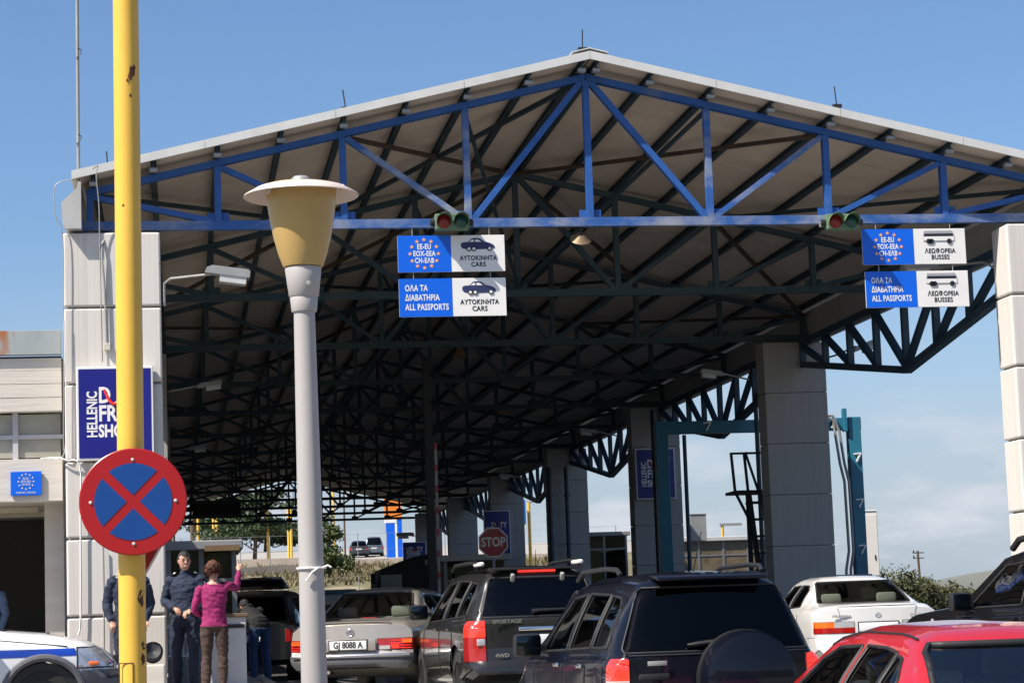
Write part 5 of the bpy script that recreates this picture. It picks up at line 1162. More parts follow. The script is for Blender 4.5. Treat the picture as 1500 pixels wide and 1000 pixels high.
# ================================================================ people
import numpy as np
def person(name, label, loc, rz, H, pose, mats, hair='short', group=None, details=None):
    """one continuous body grown round a posed skeleton. Local frame: +Y forward, +X the figure's right, z up.
    pose: dict of joints; mats: dict skin, top, legs, shoe, hair"""
    root = thing(name, loc, label, 'person', group, rz)
    k = H/1.78; V = lambda *a: Vector(a)*k
    J = dict(hipR=V(.095, 0, .93), hipL=V(-.095, 0, .93), kneeR=V(.11, .03, .5), kneeL=V(-.11, .03, .5), ankR=V(.12, -.02, .09), ankL=V(-.12, -.02, .09),
             toeR=V(.15, .17, .035), toeL=V(-.15, .17, .035), shR=V(.185, -.01, 1.43), shL=V(-.185, -.01, 1.43), elR=V(.25, -.03, 1.14), elL=V(-.25, -.03, 1.14),
             wrR=V(.24, .1, .9), wrL=V(-.24, .1, .9), head=V(0, .025, 1.66), fR=V(0, .2, -1), fL=V(0, .2, -1))
    for q, v in pose.items():
        if not q.startswith('_'): J[q] = Vector(v)*k
    mb = MB(); prim = []                                   # prim: (a, b, ra, rb, material key)
    def loft(pts, radii, key, seg=18):
        P = [Vector(p) for p in pts]; n = len(P); K = len(mb.v)
        d0 = (P[-1]-P[0]).normalized(); refx = Vector((1, 0, 0)) if abs(d0.x) < .9 else Vector((0, 1, 0))
        for i, p in enumerate(P):
            d = (P[min(i+1, n-1)]-P[max(i-1, 0)]).normalized(); y = d.cross(refx).normalized(); x = y.cross(d).normalized()
            rx, ry = radii[i]
            for j in range(seg):
                t = 2*math.pi*j/seg; mb.v.append(p+x*(rx*math.cos(t))+y*(ry*math.sin(t)))
        for i in range(n-1):
            for j in range(seg):
                j2 = (j+1) % seg; mb.f.append((K+i*seg+j, K+i*seg+j2, K+(i+1)*seg+j2, K+(i+1)*seg+j)); mb.m.append(0)
        mb.f.append(tuple(K+j for j in reversed(range(seg)))); mb.m.append(0); mb.f.append(tuple(K+(n-1)*seg+j for j in range(seg))); mb.m.append(0)
        for i in range(n-1): prim.append((P[i], P[i+1], max(radii[i]), max(radii[i+1]), key))
    def limb(a, b, ra, rb, key, bulge=0, n=5, end=True):
        a, b = Vector(a), Vector(b); pts = []; rr = []; d = (b-a).normalized()
        pts.append(a-d*ra*.6); rr.append((ra*.55, ra*.55))
        for i in range(n+1):
            t = i/n; r = ra+(rb-ra)*t+bulge*math.sin(math.pi*t); pts.append(a.lerp(b, t)); rr.append((r, r))
        pts.append(b+d*rb*.6); rr.append((rb*.55, rb*.55)); loft(pts, rr, key)
    S_ = lambda x, y: (x*k, y*k); bl = pose.get('_build', 1.0)
    tw = J['shR']-J['shL']
    # trunk: pelvis to collar
    c = (J['hipR']+J['hipL'])/2; sh = (J['shR']+J['shL'])/2
    loft([c+V(0, 0, -.1), c+V(0, 0, -.03), c+V(0, 0, .06)], [S_(.1*bl, .08), S_(.172*bl, .118*bl), S_(.17*bl, .115*bl)], 'legs')
    loft([c+V(0, 0, -.05), c+V(0, .005, .08), c.lerp(sh, .4), c.lerp(sh, .7), sh+V(0, 0, -.06), sh+V(0, 0, .015), sh+V(0, .0, .07)],
         [S_(.178*bl, .124*bl), S_(.17*bl, .12*bl), S_(.16*bl, .112*bl), S_(.185*bl, .125*bl), S_(.19*bl, .118*bl), S_(.15, .09), S_(.07, .065)], 'top')
    for sd in 'RL':
        limb(J['hip'+sd]+V(0, 0, -.02), J['knee'+sd], .098*k*bl, .066*k, 'legs', .006*k); limb(J['knee'+sd], J['ank'+sd]+V(0, 0, .02), .066*k, .056*k, 'legs', .012*k)
        limb(J['ank'+sd]+V(0, 0, .06), J['ank'+sd]+V(0, 0, -.03), .052*k, .05*k, 'shoe'); limb(J['ank'+sd]+V(0, -.03, -.045), J['toe'+sd]+V(0, 0, .01), .045*k, .036*k, 'shoe')
        limb(J['sh'+sd], J['el'+sd], .068*k*pose.get('_arm', 1), .052*k*pose.get('_arm', 1), 'top', .004*k); limb(J['el'+sd], J['wr'+sd].lerp(J['el'+sd], .06), .052*k*pose.get('_arm', 1), .036*k*pose.get('_arm', 1), 'top', .006*k)
        # hand: palm, four unequal fingers with a knuckle bend, thumb from the side of the palm
        w = J['wr'+sd]; d = (w-J['el'+sd]).normalized(); fd = Vector(J['f'+sd]).normalized()
        side = d.cross(Vector((0, 0, 1))); side = side.normalized() if side.length > .1 else Vector((1, 0, 0)); nrm = side.cross(d).normalized()
        palm = w+d*.085*k; limb(w-d*.02*k, w+d*.02*k, .027*k, .027*k, 'skin')
        loft([w, w+d*.03*k, w+d*.085*k, w+d*.095*k], [(.027*k, .02*k), (.038*k, .018*k), (.041*k, .016*k), (.03*k, .012*k)], 'skin')
        cu = pose.get('_curl'+sd, .5); 
        for fi, (o_, ln) in enumerate(((-.03, .066), (-.01, .076), (.011, .071), (.03, .056))):
            b0 = palm+side*o_*k; cc = cu if not (pose.get('_point') == sd and fi == 0) else 0
            m1 = b0+(d*math.cos(cc)-nrm*math.sin(cc))*ln*.5*k; m2 = m1+(d*math.cos(cc*2.2)-nrm*math.sin(cc*2.2))*ln*.5*k
            limb(b0, m1, .0095*k, .0088*k, 'skin', n=2); limb(m1, m2, .0088*k, .0075*k, 'skin', n=2)
        t0 = w+d*.025*k-side*.03*k; t1_ = t0+(d*.75-side*.55-nrm*.2).normalized()*.035*k; limb(t0, t1_, .0115*k, .01*k, 'skin', n=2); limb(t1_, t1_+(d*.95-side*.1-nrm*.4).normalized()*.028*k, .01*k, .008*k, 'skin', n=2)
    hd = J['head']; nk = sh+V(0, 0, .04); yaw = pose.get('_yaw', 0); Rh = Matrix.Rotation(yaw, 3, 'Z') @ Matrix.Rotation(pose.get('_nod', 0), 3, 'X'); hv = lambda x, y, z: hd+Rh @ (Vector((x, y, z))*k)
    limb(nk-V(0, 0, .02), hv(0, -.01, -.06), .056*k, .053*k, 'skin')
    loft([hv(0, .035, -.122), hv(0, .035, -.112), hv(0, .028, -.085), hv(0, .018, -.045), hv(0, .008, 0), hv(0, 0, .05), hv(0, -.004, .09), hv(0, -.006, .115)],
         [S_(.018, .018), S_(.034, .034), S_(.053, .06), S_(.066, .08), S_(.073, .092), S_(.074, .094), S_(.055, .07), S_(.022, .03)], 'skin', 22)
    limb(hv(0, .102, .012), hv(0, .118, -.022), .008*k, .0125*k, 'skin', n=2)                 # nose
    limb(hv(-.016, .096, -.062), hv(.016, .096, -.062), .007*k, .007*k, 'skin', n=2)           # lips
    limb(hv(-.045, .085, .026), hv(.045, .085, .026), .01*k, .01*k, 'skin', n=3)               # brow
    for sg in (-1, 1): limb(hv(sg*.074, -.008, .018), hv(sg*.076, 0, -.026), .012*k, .009*k, 'skin', n=2)
    if pose.get('_collar', True): loft([sh+V(0, 0, .045), sh+V(0, .008, .095)], [S_(.075, .072), S_(.066, .066)], 'top')
    for a, b, ra, rb, key in pose.get('_extra', []): limb(Vector(a)*k, Vector(b)*k, ra*k, rb*k, key)
    me = mb.mesh('raw', mats['top']); tmp = bpy.data.objects.new('raw', me); C.objects.link(tmp)
    r = tmp.modifiers.new('r', 'REMESH'); r.mode = 'VOXEL'; r.voxel_size = .0068; s_ = tmp.modifiers.new('s', 'SMOOTH'); s_.factor = .5; s_.iterations = 4
    bpy.context.view_layer.update(); out = bpy.data.meshes.new_from_object(tmp.evaluated_get(bpy.context.evaluated_depsgraph_get())); bpy.data.objects.remove(tmp)
    keys = ['skin', 'top', 'legs', 'shoe']; out.materials.clear()
    for q in keys: out.materials.append(mats[q])
    n = len(out.polygons); cc = np.empty(n*3); out.polygons.foreach_get('center', cc); cc = cc.reshape(-1, 3); best = np.full(n, 1e9); idx = np.zeros(n, int)
    for a, b, ra, rb, key in prim:
        a, b = np.array(a), np.array(b); ab = b-a; L2 = ab @ ab+1e-12; t = np.clip(((cc-a) @ ab)/L2, 0, 1); dist = np.linalg.norm(cc-(a+t[:, None]*ab), axis=1)-(ra+(rb-ra)*t)
        m_ = dist < best-1e-4; best[m_] = dist[m_]; idx[m_] = keys.index(key)
    hem = c.z-pose.get('_hem', .03)*k; tr = (np.hypot(cc[:, 0]-c.x, cc[:, 1]-c.y) < .27*k) & (idx != 0) & (idx != 3) & (np.abs(cc[:, 2]-hem) < .14*k)
    idx[tr & (cc[:, 2] > hem)] = 1; lo_ = (idx == 1) & (cc[:, 2] <= hem) & (cc[:, 2] > hem-.3*k) & (np.hypot(cc[:, 0]-c.x, cc[:, 1]-c.y) < .2*k); idx[lo_] = 2
    if not pose.get('_collar', True): idx[(cc[:, 2] > sh.z+.035*k) & (np.hypot(cc[:, 0]-sh.x, cc[:, 1]-sh.y) < .09*k)] = 0
    out.polygons.foreach_set('material_index', idx.astype(np.int32)); out.polygons.foreach_set('use_smooth', [True]*n); out.name = 'body'
    # cloth folds: real relief on sleeves, trunk and trousers
    cl = np.zeros(len(out.vertices), bool)
    for pi, pl in enumerate(out.polygons):
        if idx[pi] in (1, 2):
            for vi in pl.vertices: cl[vi] = True
    no_ = [v.normal.copy() for v in out.vertices]
    for v in out.vertices:
        if cl[v.index]:
            q = v.co; a_ = noise.noise(Vector((q.x*9+q.z*7+rz*3, q.y*9-q.z*5, q.z*17)))+.5*noise.noise(Vector((q.x*22+q.z*14, q.y*22, q.z*30+rz)))
            v.co = q+no_[v.index]*(.0105*(abs(a_)**.8*(1 if a_ > 0 else -.7)))
    body = put(bpy.data.objects.new('body', out), root, True)
    # hair: an uneven cap of locks hugging the skull
    bm = bmesh.new(); bmesh.ops.create_icosphere(bm, subdivisions=5, radius=1)
    hl = pose.get('_hair', (.081, .104, .1, .012))
    for v in list(bm.verts):
        d = v.co.copy(); face = d.y > .35 and d.z < .42 and abs(d.x) < .86
        low = d.z < (-.55 if d.y < -.1 else -.05)
        if face or low: bm.verts.remove(v); continue
        nn = noise.noise(d*5+Vector((rz, 0, 0)))*.5+noise.noise(d*14)*.5
        f = 1+hl[3]*6*nn; v.co = Rh @ (Vector((d.x*hl[0]*f, d.y*hl[1]*f-.004, d.z*hl[2]*f+.027))*k)+hd
    rn = random.Random(int(H*100)); src = [v.co.copy() for v in bm.verts]           # loose locks over the cap
    for i in range(420):
        a_ = rn.choice(src); out_ = (a_-hd).normalized(); dn = (out_.cross(Vector((rn.gauss(0, 1), rn.gauss(0, 1), rn.gauss(0, 1)))).normalized()*.8+Vector((0, 0, -.7))+out_*.25).normalized(); s0 = dn.cross(out_).normalized()*.006*k; L_ = hl[3]*1.5*k*(.6+rn.random())
        bm.faces.new([bm.verts.new(q) for q in (a_-s0, a_+s0, a_+dn*L_+out_*.004)])
    hm = bpy.data.meshes.new('hair'); bm.to_mesh(hm); bm.free(); hm.materials.append(mats['hair']); hm.polygons.foreach_set('use_smooth', [True]*len(hm.polygons))
    ho = put(bpy.data.objects.new('hair', hm), root, True); so = ho.modifiers.new('t', 'SOLIDIFY'); so.thickness = .012*k; so.offset = -1
    for sg in (-1, 1):
        MB().lathe([(0, .004*k), (.009*k, .002*k), (.011*k, 0)], hv(sg*.031, .091, .008), 10, Rh @ Matrix.Rotation(R(-90), 3, 'X')).build('eye', mats['eye'], root, 40, True)
        MB().tube([hv(sg*.015, .098, .03), hv(sg*.032, .097, .034), hv(sg*.048, .086, .03)], .0045*k, 6).build('eyebrow', mats['hair'], root, 40, True)
    MB().tube([hv(-.02, .1, -.06), hv(0, .104, -.062), hv(.02, .1, -.06)], .003*k, 6).build('mouth', mats['lip'], root, 40, True)
    return root, k
SKIN = mat('skin', (.46, .25, .17), .5, 0, .08, 20); SKIN.node_tree.nodes['Principled BSDF'].inputs['Subsurface Weight'].default_value = .1; SKIN.node_tree.nodes['Principled BSDF'].inputs['Subsurface Radius'].default_value = (.02, .008, .004)
NAVY = mat('navy_fatigue', (.01, .017, .04), .85, 0, .25, 9, bump=.5, bscale=40); NAVY2 = mat('navy_trousers', (.009, .014, .032), .85, 0, .25, 9, bump=.9, bscale=14)
BOOT = mat('black_boot', (.01, .01, .01), .4); HBLK = mat('black_hair', (.012, .009, .008), .5, 0, .4, 60, bump=.5, bscale=90); HRED = mat('auburn_hair', (.1, .03, .014), .45, 0, .5, 60, bump=.6, bscale=90)
EYE = mat('dark_eye', (.02, .015, .012), .2); LIP = mat('lip', (.3, .1, .08), .5)
MAG = mat('magenta_knit', (.24, .009, .085), .85, 0, .15, 10, bump=.6, bscale=20); BRN = mat('brown_cord', (.05, .028, .022), .9, 0, .2, 10, bump=.7, bscale=18)
base = dict(skin=SKIN, eye=EYE, lip=LIP)
def uniform(root, k, left=True):
    """shoulder patch, epaulettes, belt with pouch"""
    bel = MB(); bel.lathe([(.172*k, .955*k), (.176*k, .96*k), (.176*k, 1.0*k), (.172*k, 1.005*k)], (0, 0, 0), 32)
    bel.v = [Vector((v.x, v.y*.7, v.z)) for v in bel.v]; bel.build('belt', BOOT, root, 40, True)
    MB().cbox((.17*k, .02, .93*k), (.07, .1, .16), .02).build('holster', BOOT, root, 40, True)
    for sg in (-1, 1):
        MB().cbox((sg*.165*k, -.005, 1.497*k), (.11, .05, .014), .005, Matrix.Rotation(R(sg*18), 3, 'Y')).build('epaulette', NAVY2, root, 40, True)
        MB().cbox((sg*.135*k, -.005, 1.51*k), (.035, .052, .016), .004, Matrix.Rotation(R(sg*18), 3, 'Y')).build('rank_bar', SWHITE, root, None, True)
        MB().cbox((sg*.255*k, .0, 1.36*k), (.012, .06, .055), .003, Matrix.Rotation(R(sg*8), 3, 'Y')).build('sleeve_patch', SWHITE, root, None, True)
p = at(274, 1003, -.5)
o, k = person('person', 'standing person in dark navy uniform facing the woman, hands held before the belly', (p.x, -.5, 0), R(180-14), 1.79,
   dict(elR=(.285, -.06, 1.15), elL=(-.285, -.06, 1.15), wrR=(.1, .16, 1.06), wrL=(-.1, .17, 1.03), ankR=(.13, -.02, .09), ankL=(-.1, .04, .09), toeR=(.19, .15, .035), toeL=(-.14, .22, .035), kneeR=(.12, .03, .5), kneeL=(-.11, .07, .5),
        _yaw=R(24), _nod=R(-6), _build=1.08, _arm=1.16, _curlR=.6, _curlL=.7, _hair=(.084, .105, .106, .01)), dict(base, top=NAVY, legs=NAVY2, shoe=BOOT, hair=HBLK)); uniform(o, k)
p = at(190, 1003, -.95)
o, k = person('person', 'person in dark navy uniform mostly hidden behind the yellow pole', (p.x, -.95, 0), R(180), 1.78,
   dict(elR=(.275, -.07, 1.15), elL=(-.275, -.07, 1.15), wrR=(.21, .05, .93), wrL=(-.21, .05, .93), _build=1.08, _arm=1.18, _hair=(.084, .105, .106, .01)), dict(base, top=NAVY, legs=NAVY2, shoe=BOOT, hair=HBLK)); uniform(o, k)
p = at(318, 1008, -1.25)
o, k = person('person', 'woman in magenta sweater seen from behind, right arm raised and pointing', (p.x-.02, -1.25, 0), R(-4), 1.63,
   dict(shR=(.18, 0, 1.45), elR=(.3, .2, 1.41), wrR=(.335, .27, 1.65), shL=(-.18, -.005, 1.42), elL=(-.27, -.02, 1.13), wrL=(-.15, .17, 1.02), ankR=(.1, -.02, .09), ankL=(-.13, .0, .09), _point='R', _curlR=1.0, _yaw=R(-16), _build=.98, _arm=.9, _collar=False,
        _hair=(.098, .122, .116, .034)), dict(base, top=MAG, legs=BRN, shoe=BOOT, hair=HRED))
p = at(3, 990, 2.2)
DEN = mat('light_blue_shirt', (.12, .18, .32), .85, 0, .15, 10, bump=.5)
o, k = person('person', 'person in blue shirt standing in the dark office porch at the left edge', (p.x-.16, 2.2, 0), R(150), 1.7, dict(_yaw=0), dict(base, top=DEN, legs=NAVY2, shoe=BOOT, hair=HBLK))
p = at(372, 985, 7.2)
o, k = person('person', 'person in dark jacket and jeans leaning into the open boot of the dark car', (p.x+.1, 7.0, -.11), R(20), 1.75,
   dict(shR=(.185, .46, 1.2), shL=(-.185, .46, 1.2), head=(0, .64, 1.27), elR=(.24, .56, .93), elL=(-.24, .56, .93), wrR=(.18, .76, .9), wrL=(-.18, .76, .9), _nod=R(-40)), dict(base, top=mat('dark_jacket', (.006, .006, .007), .85, bump=.4), legs=mat('blue_jeans', (.03, .06, .14), .9, 0, .2, 12), shoe=BOOT, hair=HBLK))
# ================================================================ background
LEAF = mat('pine_needles', (.035, .06, .018), .7, 0, .4, 1.5); LEAF2 = mat('young_pine', (.065, .09, .022), .7, 0, .35, 1.5); BUSH = mat('olive_bush', (.06, .065, .02), .75, 0, .4, 1.2); BARK = mat('bark', (.09, .06, .04), .9, 0, .3, 5, bump=.6)
def tree(name, label, base, h, blobs, n, leaf, lm, trunk_r=.2, lean=(0, 0), group=None, seed=1):
    """trunk with limbs reaching into foliage clumps; every clump is a cloud of small leaf faces"""
    rnd = random.Random(seed); B = Vector(base); t = thing(name, B, label, 'tree' if 'bush' not in name else 'bush', group)
    tp = B+Vector((lean[0], lean[1], h*.8)); b = MB(); b.tube([B+Vector((0, 0, -.3)), B.lerp(tp, .4)+Vector((.1, 0, 0)), B.lerp(tp, .75), tp], [trunk_r, trunk_r*.75, trunk_r*.5, trunk_r*.15], 8); b.build('trunk', BARK, t, 50)
    for i, (c, r) in enumerate(blobs):
        c = B+Vector(c); s0 = B.lerp(tp, max(.15, min(.9, (c.z-B.z)/h-.15))); MB().tube([s0, s0.lerp(c, .6)+Vector((0, 0, -.1)), c], [trunk_r*.4, trunk_r*.22, .03], 6).build('limb', BARK, t, 50)
    b = MB(); tot = sum(r[0]*r[1]*r[2] for _, r in blobs)
    for c, r in blobs:
        c = B+Vector(c); m_ = int(n*r[0]*r[1]*r[2]/tot)
        subs = [Vector((rnd.gauss(0, .5), rnd.gauss(0, .5), rnd.gauss(0, .45))) for _ in range(12)]
        for i in range(m_):
            s_ = subs[i % 12]; d = s_+Vector((rnd.gauss(0, .26), rnd.gauss(0, .26), rnd.gauss(0, .2)))
            if d.length > 1.25: continue
            p = c+Vector((d.x*r[0], d.y*r[1], d.z*r[2])); u = Vector((rnd.gauss(0, 1), rnd.gauss(0, 1), rnd.gauss(0, 1))).normalized(); v = u.orthogonal().normalized(); v = Matrix.Rotation(rnd.random()*6.28, 3, u) @ v; w = u.cross(v)
            L_ = leaf*(.6+rnd.random()*.8); b.add([p-v*L_, p+w*L_*.45, p+v*L_, p-w*L_*.45], [(0, 1, 2, 3)])
    me = bpy.data.meshes.new('crown'); me.from_pydata([tuple(x) for x in b.v], [], b.f); me.materials.append(lm); put(bpy.data.objects.new('crown', me), t)
    return t
q = at(372, 806, 150)
tree('pine_tree', 'broad dark umbrella pine far behind the canopy on the left', (q.x, 150, hz(q.x, 150)), 9.6, [((-1.9, 0, 2.6), (2.4, 1.8, .6)), ((1.4, .5, 2.9), (2.2, 1.8, .6)), ((-2.0, 0, 4.7), (2.3, 1.8, .8)), ((.9, 0, 5.0), (2.3, 1.8, .75)), ((-1.4, 0, 7.0), (2.1, 1.5, .8)), ((.6, 0, 8.4), (1.7, 1.4, .8))], 12000, .16, LEAF, .18, (.3, 0), 'pines on the hillside', 3)
q = at(483, 842, 128)
tree('pine_tree', 'young bushy green pine right of the lamp post', (q.x, 128, hz(q.x, 128)), 4.4, [((0, 0, .9), (1.4, 1.2, .7)), ((-.2, 0, 1.9), (1.15, 1.0, .75)), ((.05, 0, 2.9), (.85, .8, .7)), ((-.1, 0, 3.8), (.45, .45, .6)), ((.9, 0, 1.1), (.8, .7, .55))], 8000, .12, LEAF2, .16, (0, 0), 'pines on the hillside', 5)
q = at(350, 806, 235)
for i, (px, hh, w) in enumerate(((300, 4.5, 4), (345, 6, 5), (388, 4, 4), (425, 3.6, 3))):
    q = at(px, 806, 225+i*4); tree('pine_tree', ['small far tree at the left end of the ridge', 'rounded far tree behind the umbrella pine', 'low far tree right of the umbrella pine', 'smallest far tree left of the lamp post'][i], (q.x, q.y, hz(q.x, q.y)), hh, [((0, 0, hh*.6), (w*.7, w*.6, hh*.36)), ((w*.4, 0, hh*.5), (w*.5, w*.5, hh*.3))], 1800, .3, LEAF, .2, (0, 0), 'trees along the far ridge', 20+i)
for i, (px, py, Y, hh, w, lab) in enumerate(((1322, 893, 52, 2.6, 1.5, 'large olive bush right of the white cabinet'), (1362, 893, 54, 2.2, 1.5, 'lower olive bush under the utility pole'), (1402, 890, 60, 1.9, 1.9, 'brownish bush behind the black off-road car'), (1455, 890, 62, 1.8, 2.2, 'low bush seen through the black off-road car windows'))):
    q = at(px, py, Y); tree('round_bush', lab, (q.x, Y, -.15), hh, [((0, 0, hh*.45), (w*.75, w*.7, hh*.42)), ((-.4*w, 0, hh*.35), (w*.5, w*.5, hh*.36)), ((.45*w, -.2, hh*.38), (w*.5, w*.5, hh*.36))], 7000, .075, BUSH, .1, (0, 0), 'bushes on the right', 40+i)
# scrub on the slope
rnd = random.Random(11); b = MB()
for i in range(5200):
    x = rnd.uniform(-16, 34); y = rnd.choice((rnd.uniform(108, 139), rnd.uniform(103, 139))); nn = noise.noise(Vector((x*.13, y*.13, 5)))
    if nn < -.12 or x > 16+(y-100)*.24: continue
    z = hz(x, y); s_ = rnd.uniform(.2, .65)
    for j in range(5):
        a = rnd.random()*6.28; d = Vector((math.cos(a), math.sin(a), 0)); l_ = Vector((d.x*s_*.6, d.y*s_*.6, s_)); e_ = Vector((-d.y, d.x, 0))*.05
        b.add([Vector((x, y, z))-e_, Vector((x, y, z))+e_, Vector((x, y, z))+l_], [(0, 1, 2)])
me = bpy.data.meshes.new('dry_scrub'); me.from_pydata([tuple(v) for v in b.v], [], b.f); me.materials.append(mat('scrub', (.12, .11, .045), .9, 0, .4, .4, col2=(.17, .13, .07), cut=(.4, .6)))
tag(put(bpy.data.objects.new('dry_scrub', me)), 'dry olive scrub covering the slope behind the canopy', 'scrub', kind='stuff')
# low retaining walls and kerbs on the hillside
WALLM = mat('pinkish_render', (.42, .35, .28), .9, 0, .12, .8)
for i, (x0, y0, x1, y1, h, lab) in enumerate(((-14, 140, 6.2, 140, .75, 'pale retaining wall along the car park, left stretch'), (7, 140, 26, 140, .5, 'low pale wall along the car park, right stretch'), (-12, 128, 3, 134, .7, 'slanting pale ramp wall on the slope'), (-12, 104.5, 4, 103.6, .45, 'rough sandy stone wall at the foot of the slope'))):
    t = thing('retaining_wall', ((x0+x1)/2, (y0+y1)/2, hz((x0+x1)/2, (y0+y1)/2)), lab, 'wall'); n = 8
    for j in range(n):
        a = Vector((x0+(x1-x0)*j/n, y0+(y1-y0)*j/n, 0)); c = Vector((x0+(x1-x0)*(j+1)/n, y0+(y1-y0)*(j+1)/n, 0)); a.z = hz(a.x, a.y)+h/2-.1; c.z = hz(c.x, c.y)+h/2-.1; MB().beam(a, c.lerp(a, .01), .3, h).build('segment', WALLM, t)
# chain-link fence: posts, rails and wires
WIRE = mat('fence_wire', (.3, .3, .29), .5, .5)
def fence(x0, y0, x1, y1, n, h, label):
    t = thing('wire_fence', ((x0+x1)/2, (y0+y1)/2, hz((x0+x1)/2, (y0+y1)/2)), label, 'fence'); P = []
    for j in range(n+1):
        a = Vector((x0+(x1-x0)*j/n, y0+(y1-y0)*j/n, 0)); a.z = hz(a.x, a.y); P.append(a); MB().tube([a, a+Vector((0, 0, h))], .035, 6).build('post', WIRE, t)
    for q_ in (.1, .5, .98):
        for a, c in zip(P, P[1:]): MB().tube([a+Vector((0, 0, h*q_)), c+Vector((0, 0, h*q_))], .01, 4).build('strand', WIRE, t)
fence(-12, 139, 27, 139, 18, 2.4, 'wire fence along the car park edge'); fence(-11, 107, 12, 108.5, 10, 2.0, 'wire fence at the foot of the scrub slope')
# yellow poles
for i, (px, y0, y1, Y, lab) in enumerate(((291, 745, 815, 150, 'yellow pole nearest the round sign'), (313, 750, 790, 170, 'thin yellow pole between two others'), (318, 745, 806, 160, 'yellow pole behind the message board'), (393, 735, 812, 150, 'yellow pole in front of the umbrella pine'), (423, 738, 800, 170, 'thin yellow pole left of the lamp post'), (427, 738, 802, 165, 'yellow pole just left of the lamp post'), (490, 690, 800, 190, 'yellow pole above the young pine'), (776, 735, 785, 120, 'yellow pole behind the fourth pillar'), (1059, 768, 790, 60, 'short yellow pole above the low cabin'))):
    a, c = at(px, y1, Y), at(px, y0, Y); z0 = hz(a.x, Y) if Y > 100 else -.11; t = thing('distant_pole', (a.x, Y, z0), lab, 'pole', 'far yellow poles'); MB().tube([(a.x, Y, z0-.1), (a.x, Y, c.z)], .11 if Y > 100 else .06, 8).build('shaft', YEL, t)
    MB().box((a.x+.35, Y, c.z), (.9, .14, .1)).build('lamp_arm', GREYM, t)
a, c = at(506, 825, 175), at(506, 720, 175); t = thing('distant_pole', (a.x, 175, hz(a.x, 175)), 'thin brown pole right of the young pine', 'pole'); MB().tube([(a.x, 175, hz(a.x, 175)), (a.x, 175, c.z)], .09, 8).build('shaft', BARK, t)
a, c = at(283, 812, 160), at(287, 690, 160); t = thing('distant_pole', (a.x, 160, hz(a.x, 160)), 'thick reddish brown pole beside the yellow ones', 'pole'); MB().tube([(a.x, 160, hz(a.x, 160)), (a.x, 160, c.z)], .22, 8).build('shaft', BARK, t)
a, c = at(1349, 842, 75), at(1349, 806, 75); t = thing('utility_pole', (a.x, 75, -.2), 'wooden utility pole above the bushes on the right', 'utility pole'); MB().tube([(a.x, 75, -.3), (a.x-.1, 75, c.z)], .06, 8).build('shaft', BARK, t)
for z in (.1, .35): MB().beam((a.x-.35, 75, c.z-z), (a.x+.2, 75, c.z-z), .05).build('crossarm', BARK, t); MB().lathe([(0, 0), (.04, .02), (.03, .12), (0, .14)], (a.x-.3, 75, c.z-z), 8).build('insulator', DARKM, t)
# roadside price pylon with orange head
a, c = at(566, 815, 160), at(588, 738, 160); t = thing('station_pylon', ((a.x+c.x)/2, 160, hz(a.x, 160)), 'blue and white roadside pylon with orange top', 'pylon'); zb = hz(a.x, 160); w = c.x-a.x
MB().box((a.x+w*.3, 160, (zb+c.z-1)/2), (w*.55, .4, c.z-1-zb)).build('blue_panel', SBLUE, t); MB().box((a.x+w*.83, 160, (zb+c.z-1)/2), (w*.3, .38, c.z-1-zb)).build('blue_panel', SBLUE, t); MB().box((a.x+w*.62, 160, (zb+c.z-1)/2), (w*.13, .42, c.z-1-zb)).build('white_strip', SWHITE, t)
MB().box((a.x+w*.45, 160, c.z-.15), (w*1.0, .5, 2.1)).build('orange_head', mat('pylon_orange', (.75, .2, .02), .5), t); MB().box((a.x+w*.3, 160, c.z-1.3), (w*.7, .46, .5)).build('white_band', SWHITE, t)
# sky-blue shed behind the fifth pillar
a, c = at(750, 733, 118), at(766, 782, 118); t = thing('storage_tank', ((a.x+c.x)/2, 118, 0), 'sky blue tank seen between the far right pillars', 'tank'); MB().cbox(((a.x+c.x)/2-.4, 119, (a.z+c.z)/2+.35), (c.x-a.x+1.3, 2, (a.z-c.z)*.75), .1).build('shell', mat('tank_blue', (.01, .14, .48), .4), t); MB().box(((a.x+c.x)/2-.4, 119.1, c.z/2), (c.x-a.x+.9, 1.8, c.z+.4)).build('stand', WALLM, t)
# parked cars on the hill, dark car with open boot, dark lorry cab
def small_car(label, loc, rz, col, tall=1.5, glassm=GLT, name='parked_car', group=None, lamps=True):
    c = Car(name, label, 'car', loc, rz, dict(L=4.1, w=1.7, roof=tall, wroof=.57, sm=.07, crown=.04, tuck=.05, mid=.62, bot=[(0, .36), (.5, .26), (3.6, .24), (4.1, .3)], plan=[(0, .95), (.25, .985), (.9, 1), (3.3, 1), (4.1, .88)],
        top=[(0, .93), (.05, .96), (.35, tall-.12), (.6, tall-.02), (1.8, tall), (2.2, tall-.06), (3.0, .96), (3.9, .8), (4.1, .65)], belt=[(0, .92), (3, .9), (4.1, .6)]), col, group)
    c.end_window([(-.64, .99), (.64, .99), (.54, tall-.1), (-.54, tall-.1)], glassm, yr=(-.1, .6)); c.side_windows([[(.7, .98), (1.6, .97), (1.6, tall-.1), (1.0, tall-.11)], [(1.7, .97), (2.75, .94), (2.2, tall-.13), (1.7, tall-.1)]], glassm); c.end_window([(-.6, .99), (.6, .99), (.5, tall-.1), (-.5, tall-.1)], glassm, False, 'windscreen')
    for sg in (1, -1): c.box((.6 if sg > 0 else -1, -.1, .65), (1 if sg > 0 else -.6, .2, .86), 'tail_light', TLR, .01)
    c.plate('', .72, -.02); c.arches((.8, 3.3), .3, .35); c.wheels((.8, 3.3), .3); c.finish(); return c
G1 = paint('dark_grey_paint', (.03, .032, .035), .3); G2 = paint('silver_blue_paint', (.16, .19, .22), .6)
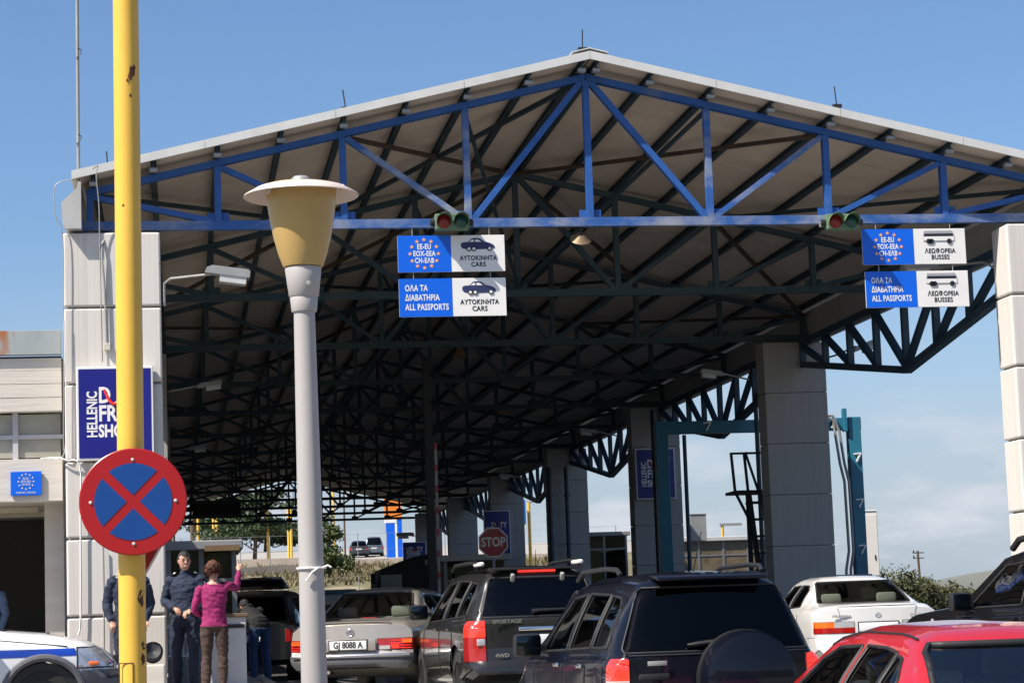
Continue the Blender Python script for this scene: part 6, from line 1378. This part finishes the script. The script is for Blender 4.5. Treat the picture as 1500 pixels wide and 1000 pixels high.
a = at(526, 812, 163); small_car('dark hatchback parked on the hill car park', (a.x, 163, hz(a.x, 163)+.06), R(-4), G1, 1.45, GLD, group='cars parked on the hill')
a = at(545, 810, 166); small_car('blue-grey van-like car parked on the hill beside the dark hatchback', (a.x+.2, 166, hz(a.x, 166)+.06), R(-4), G2, 1.72, GLT, group='cars parked on the hill')
a = at(392, 990, 8.4); dk = small_car('dark car with its boot open beside the leaning person', (a.x-.3, 8.2, -.11), R(-12), paint('deep_black', (.006, .006, .007), .1), 1.5, GLD, 'open_boot_car')
dk.part(MB().cbox((0, .05, 1.62), (1.25, .75, .05), .02, Matrix.Rotation(R(-12), 3, 'X')), 'raised_tailgate', bpy.data.materials['deep_black'])
LOR = mat('lorry_dark', (.008, .008, .009), .6); a, c = at(552, 838, 34), at(595, 838, 34)
t = thing('lorry_cab', ((a.x+c.x)/2+.5, 34, -.1), 'dark lorry cab with sloping roof behind the beige saloon', 'lorry'); x0 = a.x; zt = at(580, 828, 34).z
MB().prism([(x0, 34, .5), (x0, 34, zt-.5), (x0+.12, 34, zt-.1), (x0+1.1, 34, zt+.25), (x0+1.5, 34, zt+.3), (x0+1.6, 34, .5)], (0, 2.2, 0)).build('cab', LOR, t); MB().box((x0+.4, 33.985, zt-.45), (.6, .02, .4)).build('window', mat('cab_glass', (.25, .27, .25), .15), t)
MB().box((x0-.12, 33.9, zt-.35), (.12, .2, .3)).build('mirror', LOR, t)
for y in (34.4, 35.9): MB().lathe([(0, -.15), (.4, -.15), (.42, 0), (.4, .15), (0, .15)], (x0+.5, y, .31), 20, Matrix.Rotation(R(90), 3, 'Y')).build('wheel', TYR, t, 40)
a, c = at(470, 866, 60), at(515, 895, 60); t = thing('delivery_van', ((a.x+c.x)/2, 60, -.11), 'white van with blue roof band behind the beige saloon', 'van')
MB().cbox(((a.x+c.x)/2, 61.5, (a.z-.11)/2+.15), (c.x-a.x+.4, 3, a.z-.4), .08).build('body', WHT, t); MB().cbox(((a.x+c.x)/2, 61.5, a.z-.02), (c.x-a.x+.42, 3.02, .16), .03).build('roof_band', mat('van_blue', (.12, .3, .45), .4), t)
for x in (-.5, .5):
    MB().box(((a.x+c.x)/2+x*.75, 59.99, a.z-.75), (.55, .02, .45)).build('rear_window', mat('van_glass', (.03, .035, .04), .1), t); MB().box(((a.x+c.x)/2+x*1.15, 59.985, .75), (.12, .03, .3)).build('tail_light', TLR, t); MB().lathe([(0, -.1), (.3, -.1), (.32, 0), (.3, .1), (0, .1)], ((a.x+c.x)/2+x*1.2, 60.6, .2), 18, Matrix.Rotation(R(90), 3, 'Y')).build('wheel', TYR, t, 40)
